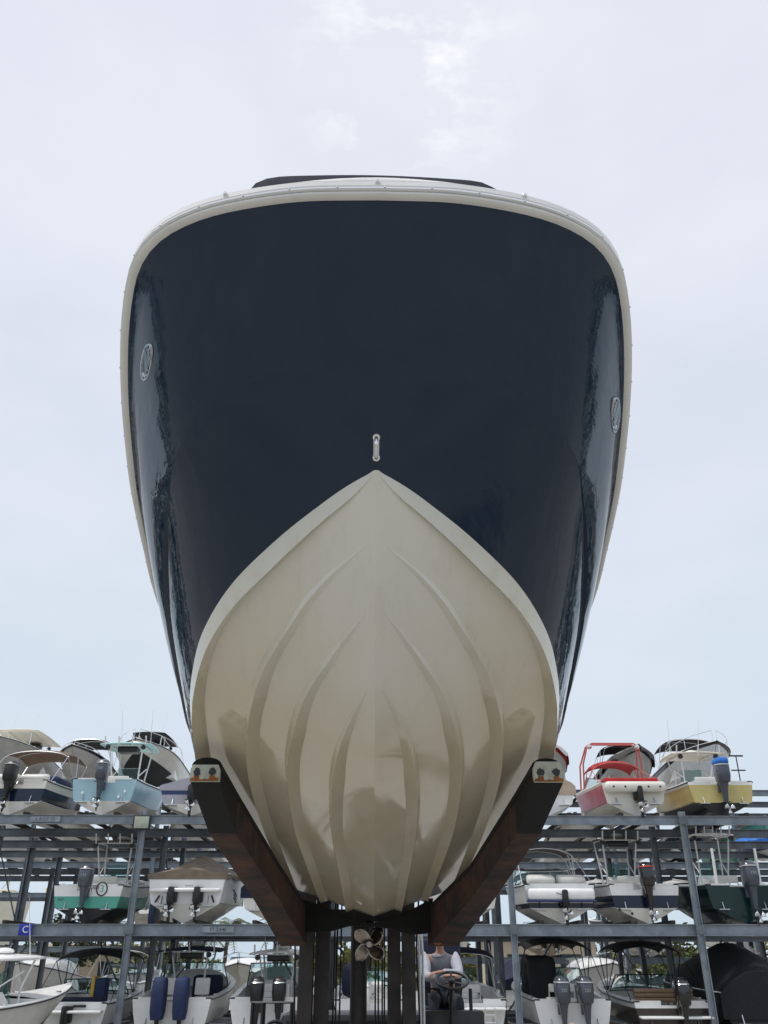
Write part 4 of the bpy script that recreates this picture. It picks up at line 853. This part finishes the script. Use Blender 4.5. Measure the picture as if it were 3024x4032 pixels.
W(MB().tube([(-1.48, 12, 1.0), (-1.48, 12, Z0-.40), (-1.0, 12, Z0-.40), (-1.0, 12, 1.0)], .028, 8).tube([(-1.0, 12, Z0-.42), (-.93, 12, 1.0)], .022, 8).tube([(-1.35, 12, 1.0), (-1.35, 12, Z0-.40)], .03, 8), 'guard_rail', BLK)
W(MB().tube([(-1.17+.13*math.cos(a), 11.8, 1.60+.11*math.sin(a)) for a in np.linspace(0, 2*math.pi, 25)], .02, 8), 'spare_hoop', BLK)

# ------------------------------------------------------------------ people
def skin_mesh(name, chains, m, parent, sub=2, seg=None):
    """chains: list of [(point, radius)...]; a chain whose first point equals an earlier point is joined to it"""
    vs, es, rs, key = [], [], [], {}
    for ch in chains:
        last = None
        for p, r in ch:
            k = tuple(round(c, 4) for c in p)
            if k not in key: key[k] = len(vs); vs.append(p); rs.append(r)
            i = key[k]
            if last is not None and last != i: es.append((last, i))
            last = i
    me = bpy.data.meshes.new(name); me.from_pydata([tuple(v) for v in vs], es, []); o = bpy.data.objects.new(name, me); C.objects.link(o)
    md = o.modifiers.new('s', 'SKIN'); md.use_smooth_shade = True; md.branch_smoothing = .4
    for i, sv in enumerate(me.skin_vertices[0].data): sv.radius = rs[i] if hasattr(rs[i], '__len__') else (rs[i], rs[i]); sv.use_root = (i == 0)
    sb = o.modifiers.new('u', 'SUBSURF'); sb.levels = sb.render_levels = sub
    dg = bpy.context.evaluated_depsgraph_get(); me2 = bpy.data.meshes.new_from_object(o.evaluated_get(dg)); bpy.data.objects.remove(o)
    me2.polygons.foreach_set('use_smooth', [True]*len(me2.polygons)); me2.materials.clear(); me2.materials.append(m)
    o = bpy.data.objects.new(name, me2); C.objects.link(o)
    if parent: o.parent = parent
    return o
def hand(wr, d, up, s=1):
    """palm, four unequal curled fingers and a thumb; wr wrist point, d towards the fingers, up back of the hand"""
    wr, d, up = Vector(wr), Vector(d).normalized(), Vector(up).normalized(); sd_ = d.cross(up)*s
    c = [[(wr, .024), (wr+d*.045, (.036, .020)), (wr+d*.085, (.040, .016))]]
    kn = wr+d*.085
    for k, (off, ln) in enumerate(((-.030, .068), (-.010, .080), (.010, .074), (.030, .058))):
        b = kn+sd_*off
        c.append([(kn, (.040, .016)), (b+d*.012, .0095), (b+d*(.012+ln*.45)-up*.008, .009), (b+d*(.012+ln*.75)-up*.026, .0082), (b+d*(.012+ln*.88)-up*.045, .007)])
    tb = wr+d*.035
    c.append([(wr+d*.045, (.036, .020)), (tb-sd_*.04-up*.006, .0125), (tb-sd_*.058+d*.028-up*.016, .0105), (tb-sd_*.062+d*.055-up*.026, .009)])
    return c
def head(neck, up, fw):
    n, u, f = Vector(neck), Vector(up).normalized(), Vector(fw).normalized(); s_ = f.cross(u)
    ch = [[(n, .056), (n+u*.06+f*.01, .058), (n+u*.115+f*.025, (.072, .085)), (n+u*.18+f*.020, (.076, .098)), (n+u*.235+f*.008, (.066, .085)), (n+u*.265+f*.0, (.035, .045))]]
    ch.append([(n+u*.115+f*.025, (.072, .085)), (n+u*.08+f*.075, .036), (n+u*.072+f*.092, .022)])      # jaw and chin
    ch.append([(n+u*.18+f*.020, (.076, .098)), (n+u*.155+f*.105, .020), (n+u*.142+f*.122, .013)])       # nose
    for k in (-1, 1): ch.append([(n+u*.18+f*.020, (.076, .098)), (n+u*.155+f*.005+s_*k*.078, (.012, .022)), (n+u*.165-f*.008+s_*k*.088, (.008, .024))])
    return ch
def face(parent, neck, up, fw, cap=None):
    n, u, f = Vector(neck), Vector(up).normalized(), Vector(fw).normalized(); s_ = f.cross(u)
    mb = MB()
    for k in (-1, 1): mb.ball(n+u*.165+f*.098+s_*k*.032, .012, 0, 8, 6).ball(n+u*.165+f*.107+s_*k*.032, .006, 1, 8, 6)
    mb.tube([n+u*.105+f*.112-s_*.024, n+u*.103+f*.119, n+u*.105+f*.112+s_*.024], .005, 6, 2)
    mb.build('face_features', [MATS['white vinyl'], BLK, mat('lip skin', (.32, .12, .10), .5)], parent)
SKIN = mat('tanned skin', (.42, .22, .15), .5, var=.12, vscale=20); SKINP = mat('sunburnt skin', (.60, .28, .20), .42, var=.15, vscale=14)
HAIR = mat('dark brown hair', (.03, .02, .015), .7, bump=.3)
def person(label, base, J, skin, parts, fw, nk, hair=None):
    o = skin_mesh('person', J, skin, None); tag(o, label, 'person'); face(o, nk, (0, 0, 1), fw)
    for nm, ch, m in parts: skin_mesh(nm, ch, m, o)
    return o
# driver, seated, forearms folded on the wheel
hip = (.90, 12.58, Z0-.36); ch_ = (.87, 12.42, Z0+.0); nk = (.86, 12.38, Z0+.155); wst = (.89, 12.52, Z0-.2)
shl, shr = (.67, 12.40, Z0+.09), (1.05, 12.40, Z0+.09); ell, elr = (.655, 12.10, Z0-.13), (1.085, 12.12, Z0-.10); wl, wrr = (.90, 11.86, Z0-.115), (.84, 11.92, Z0-.07)
kl, kr = (.75, 12.12, Z0-.36), (1.06, 12.12, Z0-.38); fl, fr_ = (.76, 12.08, Z0-.80), (1.08, 12.10, Z0-.80)
J = [[(hip, .15), (wst, .145), (ch_, (.17, .13)), (nk, .06)], [(ch_, (.17, .13)), (shl, .06), (ell, .042), (wl, .026)], [(ch_, (.17, .13)), (shr, .06), (elr, .042), (wrr, .026)],
     [(hip, .15), ((.80, 12.5, Z0-.40), .09), (kl, .062), (fl, .042), ((.76, 11.95, Z0-.84), .04)], [(hip, .15), ((1.0, 12.5, Z0-.40), .09), (kr, .062), (fr_, .042), ((1.08, 11.97, Z0-.84), .04)]]
J += hand(wl, (.9, -.35, .1), (0, -.2, 1), 1)+hand(wrr, (-.9, -.35, -.1), (0, -.2, 1), -1)+head(nk, (0, 0, 1), (0, -1, -.05))
GV = mat('grey fleece vest', (.27, .27, .31), .85, var=.15, vscale=12, bump=.3, bscale=20); LS = mat('pale blue grey shirt', (.42, .43, .49), .85, var=.12, vscale=10, bump=.3, bscale=14); TR = mat('dark navy trousers', (.022, .027, .04), .85, var=.3, vscale=8, bump=.3)
person('driver in grey vest and pale sleeves, arms folded on the black steering wheel', None, J, SKIN,
       [('vest', [[(hip, .168), (wst, .165), (ch_, (.192, .15)), ((.862, 12.385, Z0+.10), (.15, .11)), ((.861, 12.38, Z0+.155), (.085, .08))], [(ch_, (.192, .15)), (shl, .092)], [(ch_, (.192, .15)), (shr, .092)]], GV),
        ('sleeve', [[((.70, 12.40, Z0+.10), .09), (shl, .09), (ell, .062), ((.845, 11.905, Z0-.118), .046), ((.885, 11.875, Z0-.116), .042)]], LS), ('sleeve', [[((1.02, 12.40, Z0+.10), .09), (shr, .09), (elr, .062), ((.90, 11.965, Z0-.076), .046), ((.86, 11.93, Z0-.072), .042)]], LS),
        ('trousers', [[(hip, .165), ((.80, 12.5, Z0-.40), .105), (kl, .076), ((.76, 12.08, Z0-.78), .058)], [(hip, .165), ((1.0, 12.5, Z0-.40), .105), (kr, .076), ((1.08, 12.10, Z0-.78), .058)]], TR),
        ('shoe', [[((.76, 12.1, Z0-.83), .05), ((.76, 11.93, Z0-.85), .045)]], BLK), ('shoe', [[((1.08, 12.1, Z0-.83), .05), ((1.08, 11.95, Z0-.85), .045)]], BLK),
        ('hair', [[((.86, 12.41, Z0+.33), (.082, .1)), ((.86, 12.40, Z0+.42), (.05, .06))]], HAIR)], (0, -1, -.05), nk)
# bald man standing in the yard
bx, by = 2.42, 12.0; P_ = lambda x, y, z: (bx+x, by+y, z)
hip = P_(0, 0, .88); wst = P_(0, 0, 1.05); ch_ = P_(0, .01, 1.27); nk = P_(0, -.01, 1.42)
J = [[(hip, .135), (wst, .14), (ch_, (.165, .125)), (nk, .06)], [(ch_, (.165, .125)), (P_(-.19, 0, 1.35), .06), (P_(-.25, .03, 1.08), .043), (P_(-.25, -.06, .86), .027)], [(ch_, (.165, .125)), (P_(.19, 0, 1.35), .06), (P_(.25, .03, 1.08), .043), (P_(.25, -.06, .86), .027)],
     [(hip, .135), (P_(-.09, 0, .80), .09), (P_(-.10, -.01, .46), .06), (P_(-.11, .02, .09), .04), (P_(-.12, -.13, .04), .035)], [(hip, .135), (P_(.09, 0, .80), .09), (P_(.10, -.01, .46), .06), (P_(.11, .02, .09), .04), (P_(.12, -.13, .04), .035)]]
J += hand(P_(-.25, -.06, .86), (0, -.25, -1), (-1, 0, 0), 1)+hand(P_(.25, -.06, .86), (0, -.25, -1), (1, 0, 0), -1)+head(nk, (0, 0, 1), (0, -1, 0))
TS = mat('faded green shirt', (.14, .20, .16), .85, var=.15, bump=.3)
person('bald man standing in the yard, only the top of his head in view', None, J, SKINP,
       [('shirt', [[(P_(0, 0, .84), .155), (wst, .155), (ch_, (.185, .145)), (P_(0, 0, 1.39), .08)], [(ch_, (.185, .145)), (P_(-.19, 0, 1.35), .078), (P_(-.235, .02, 1.14), .06)], [(ch_, (.185, .145)), (P_(.19, 0, 1.35), .078), (P_(.235, .02, 1.14), .06)]], TS),
        ('trousers', [[(P_(0, 0, .90), .15), (P_(-.09, 0, .80), .105), (P_(-.10, -.01, .46), .075), (P_(-.11, .02, .10), .06)], [(P_(0, 0, .90), .15), (P_(.09, 0, .80), .105), (P_(.10, -.01, .46), .075), (P_(.11, .02, .10), .06)]], TR),
        ('shoe', [[(P_(-.11, .03, .05), .05), (P_(-.12, -.13, .04), .045)]], BLK), ('shoe', [[(P_(.11, .03, .05), .05), (P_(.12, -.13, .04), .045)]], BLK)], (0, -1, 0), nk)

# ------------------------------------------------------------------ signs and lamps on the rack
sg = MB().box((-11.02, 29.855, 3.30), (.42, .03, .33), bev=.008).build('row_sign', BLUES); tag(sg, 'blue square sign with the letter C on the middle beam', 'sign')
lettering('sign_letter', 'C', .28, Matrix.Translation((-11.02, 29.835, 3.30)) @ FACE, LETW, sg)
fl_ = empty('floodlight', (-7.75, 29.72, 6.50)); tag(fl_, 'square floodlight with a dark frame on the upper left beam', 'floodlight')
MB().box((0, 0, 0), (.58, .10, .46), bev=.02).build('housing', BLK, fl_); MB().box((0, -.055, 0), (.48, .02, .37), bev=.005).build('lens', mat('dull lamp lens', (.42, .45, .36), .35, var=.25, vscale=5), fl_)
MB().tube([(0, .05, .1), (0, .18, .18)], .03, 8).build('bracket', BLK, fl_)
for tx, x, z in (('L A227 10', -11.05, 6.63), ('ST 2,640', -4.95, 3.31)):
    o = bpy.data.objects.new('stencil_plate', None)
    pl = MB().box((x, 29.893, z), (1.0, .004, .17)).build('stencil_plate', GALV, None, smooth=0); tag(pl, 'worn stencil ' + ('on the top beam under the brown awning boat' if x < -8 else 'on the middle beam right of the tan covered cruiser'), 'stencil')
    lettering('stencil_lettering', tx, .15, Matrix.Translation((x, 29.889, z)) @ FACE, LETD, pl, .003)

# ------------------------------------------------------------------ trees, building, lift and yacht beyond
def leafmat(n, c): return mat(n, c, .6, var=.55, vscale=.9)
LG = leafmat('broad leaves', (.11, .15, .035)); LY = leafmat('sunlit yellow green leaves', (.22, .22, .04)); LD = leafmat('dark leaves', (.04, .07, .025))  # leaf colours: green, yellow green and dark green
BARK = mat('bark', (.11, .085, .065), .9, var=.4, bump=.4)
def crown(center, rad, n, size, m, parent, name='crown', seed=1):
    rg = np.random.default_rng(seed); nc = 26; cl = []
    while len(cl) < nc:
        p = rg.normal(size=3); p /= np.linalg.norm(p); cl.append(p*rg.uniform(.35, 1)**.6*np.array(rad))
    mb = MB(); cl = np.array(cl); cs = rg.uniform(.22, .42, nc)*min(rad)
    for k in range(n):
        i = rg.integers(nc); p = rg.normal(size=3); p = p/np.linalg.norm(p)*cs[i]*rg.uniform(.3, 1)**.5+cl[i]+center
        a, b = rg.normal(size=3), rg.normal(size=3); a /= np.linalg.norm(a); b = np.cross(a, b); b /= np.linalg.norm(b); s = size*rg.uniform(.6, 1.4)
        mb.add([p-a*s, p+b*s*.45, p+a*s, p-b*s*.45], [(0, 1, 2, 3)])
    return mb.build(name, m, parent, smooth=0)
def tree(x, y, ht, rad, m, label, seed):
    t = empty('broadleaf_tree', (x, y, 0)); tag(t, label, 'tree', 'trees beyond the yard'); rg = random.Random(seed)
    mb = MB().tube([(0, 0, 0), (.1, 0, ht*.3), (.05, .1, ht*.55), (.2, 0, ht*.85)], [.22, .17, .12, .05], 8)
    for k in range(6):
        a = k*1.05+seed; z = ht*(.3+.07*k); mb.tube([(.08, 0, z), (rad[0]*.35*math.cos(a), rad[1]*.35*math.sin(a), z+ht*.15), (rad[0]*.7*math.cos(a), rad[1]*.7*math.sin(a), z+ht*.25)], [.09, .06, .02], 6)
    mb.build('trunk', BARK, t); crown(np.array([0, 0, ht*.66]), rad, 1500, .26, m, t, seed=seed)
def palm(x, y, ht, label, seed):
    t = empty('palm_tree', (x, y, 0)); tag(t, label, 'palm tree', 'palms beyond the yard'); rg = random.Random(seed)
    MB().tube([(0, 0, 0), (.1, .05, ht*.4), (.15, 0, ht*.75), (.3, 0, ht)], [.2, .15, .13, .11], 10).build('trunk', BARK, t)
    mb = MB()
    for k in range(20):
        a = k*2.4+rg.uniform(-.2, .2); el = rg.uniform(-.25, 1.1); L_ = rg.uniform(1.7, 2.4); pts = []
        for j in range(9):
            f = j/8; pts.append(Vector((.3+math.cos(a)*L_*f*math.cos(el*(1-.2*f)), math.sin(a)*L_*f*math.cos(el*(1-.2*f)), ht+L_*f*math.sin(el)-1.5*f*f)))
        for j in range(1, 9):
            for sd_ in (-1, 1):
                for q_ in (0, .5):
                    p = pts[j-1].lerp(pts[j], q_); tdir = (pts[j]-pts[j-1]).normalized(); sdv = tdir.cross(Vector((0, 0, 1))).normalized()*sd_
                    ln = .55*(1-abs(j/8-.45)); tip = p+sdv*ln+tdir*ln*.5-Vector((0, 0, .25*ln)); mb.add([p, p+tdir*.07, tip], [(0, 1, 2)])
        mb.tube(pts, [.025]*8+[.008], 4)
    mb.build('crown', LG, t, smooth=0)
TL = [(-24, 74, 5.5, LD, 'dark tree at the far left behind the white tube top'), (-18.5, 80, 4.6, LG, 'green tree behind the black awning at lower left'), (-2.5, 78, 5, LY, 'yellow green tree seen between the mast columns'), (9, 84, 4.8, LY, 'yellow green tree right of the driver'),
      (14.5, 80, 4.4, LG, 'green tree behind the black canvas enclosure'), (20, 84, 4.7, LY, 'yellow green tree above the brown stern seat'), (26, 82, 4.9, LG, 'green tree right of the second steel post'), (32, 84, 4.6, LY, 'yellow green tree near the right edge'), (38, 80, 5.2, LD, 'dark tree at the right edge')]
for i, (x, y, ht, m, lb) in enumerate(TL): tree(x, y, ht, (3.2, 2.6, ht*.42), m, lb, i+2)
for i, (x, y, ht, lb) in enumerate([(-17, 66, 4.4, 'palm behind the left steel post'), (-12.8, 70, 4.2, 'palm left of the forklift mast beside the white uprights'), (-10.4, 66, 4.6, 'palm above the silver topped outboards'), (-7.4, 72, 4.9, 'palm closest to the left fork heel')]): palm(x, y, ht, lb, i)
tl = MB(); rg = np.random.default_rng(5)
LM = mat('mixed bush leaves', (.17, .18, .045), .6, var=.6, vscale=.35, col2=(.045, .07, .025))
def treeline(x0, y0, x1, y1, hh, n, depth):
    d = np.array([x1-x0, y1-y0]); ln = np.linalg.norm(d); nn_ = np.array([-d[1], d[0]])/ln
    for k in range(n):
        f = rg.uniform(); q_ = np.array([x0, y0])+d*f+nn_*rg.uniform(-1, 1)*depth; top = hh*(.7+.3*math.sin(f*ln*.35)*math.sin(f*ln*.13+1)); z = top*rg.uniform(0, 1)**.7
        a, b = rg.normal(size=3), rg.normal(size=3); a /= np.linalg.norm(a); b = np.cross(a, b); b /= np.linalg.norm(b); s = rg.uniform(.35, .8)
        p = np.array([q_[0], q_[1], z]); tl.add([p-a*s, p+b*s*.5, p+a*s, p-b*s*.5], [(0, 1, 2, 3)])
treeline(-90, 105, 110, 100, 4.2, 9000, 3); treeline(-50, -60, -75, 95, 13, 7000, 4); treeline(50, -60, 75, 95, 13, 7000, 4)  # the tall side rows are unseen, added for dark reflections in the hull
tlo = tl.build('treeline', LM, None, smooth=0); tlo['kind'] = 'stuff'; tag(tlo, 'far trees and bushes, plus unseen side rows added for hull reflections', 'treeline')
def building(name, label, x, y, wx, wy, hw, hr, wm, rm):
    o = empty(name, (x, y, 0)); tag(o, label, 'building')
    MB().box((0, 0, hw/2), (wx, wy, hw)).build('wall', wm, o, smooth=0)
    MB().loft([[(-wx/2-.5, -wy/2-.5, hw+.003), (wx/2+.5, -wy/2-.5, hw+.003), (wx/2+.5, wy/2+.5, hw+.003), (-wx/2-.5, wy/2+.5, hw+.003)], [(-wx/2+2, -.2, hw+hr), (wx/2-2, -.2, hw+hr), (wx/2-2, .2, hw+hr), (-wx/2+2, .2, hw+hr)]]).build('roof', rm, o, smooth=0)
    for k in range(int(wx//4)):
        xx = -wx/2+2+4*k; wdw = MB().box((xx, -wy/2-.02, hw*.55), (1.6, .06, 1.5)).build('window', mat('dark window', (.03, .04, .05), .1), o, smooth=0)
        MB().box((xx, -wy/2-.05, hw*.55-.79), (1.8, .12, .08)).build('sill', WHITE, wdw, smooth=0)
building('yard_building', 'low beige building with a red roof edge beyond the racks', 13.0, 76, 8, 7, 4.2, .7, mat('beige render', (.55, .47, .34), .9, var=.1), mat('red roof', (.36, .08, .05), .8, var=.3))
building('shed_building', 'low tan shed behind the black awning at lower left', -25.5, 86, 15, 6, 3.4, .6, mat('tan render', (.42, .36, .25), .9, var=.2), mat('tan roof', (.38, .31, .20), .8, var=.3))
tr_ = empty('travel_lift', (-37.6, 108, 0)); tag(tr_, 'yellow boat hoist frame far off at left', 'boat hoist')
for x in (-.0, 4.4): MB().box((x, 0, 5.1), (.55, .55, 10.2), bev=.05).build('leg', YELP, tr_)
MB().box((2.2, 0, 9.9), (5.6, .7, .8), bev=.05).build('crossbeam', YELP, tr_)
yt = empty('motor_yacht', (-46, 110, 0)); tag(yt, 'pale yacht flybridge with outriggers far off at left edge', 'yacht')
MB().loft([[(-3, -2, 4), (4, -2, 4), (4, 2, 4), (-3, 2, 4)], [(-3.4, -2.3, 9.2), (4.6, -2.3, 9.2), (4.6, 2.3, 9.2), (-3.4, 2.3, 9.2)]]).box((0.4, 0, 9.7), (6.6, 4.6, .9), bev=.2).build('superstructure', CREAM, yt)
MB().tube([(-1.6, 0, 10), (-1.6, 0, 12)], .12, 6).tube([(2.4, 0, 10), (2.4, 0, 12)], .12, 6).box((.4, 0, 12.1), (5.2, 3.2, .3), bev=.1).build('flybridge_top', CREAM, yt)
for k in (-1, 1): MB().tube([(k*1.5, 0, 10), (k*1.5+3.5, 0, 15)], .05, 5).build('outrigger', STEELP, yt)

# ------------------------------------------------------------------ unseen boat copies along the rack, added for the hull reflections
def dup(root, loc, rz, label, group):
    r = root.copy(); C.objects.link(r); r.location = loc; r.rotation_euler = (root.rotation_euler.x, 0, rz); r['label'] = label; r['group'] = group
    for ch in list(root.children):
        c = ch.copy(); C.objects.link(c); c.parent = r
        for g in ch.children: d = g.copy(); C.objects.link(d); d.parent = c
    return r
src = [o for o in bpy.data.objects if o.get('group') == FR and o.parent is None]
k = 0
for sx in (-1, 1):
    for i in range(6):
        o = src[(k*5+i) % len(src)]; k += 1
        dup(o, (sx*(19.5+3.7*i), 30.3, L3+.02 if i % 2 else L2+.02), 0, '%s on the %s level, %s from the %s end of the front rack, unseen, added for hull reflections' % (o.name.split('.')[0].replace('_', ' '), 'top' if i % 2 else 'middle', ('sixth', 'fifth', 'fourth', 'third', 'second', 'first')[i], 'left' if sx < 0 else 'right'), 'unseen boats added for hull reflections')
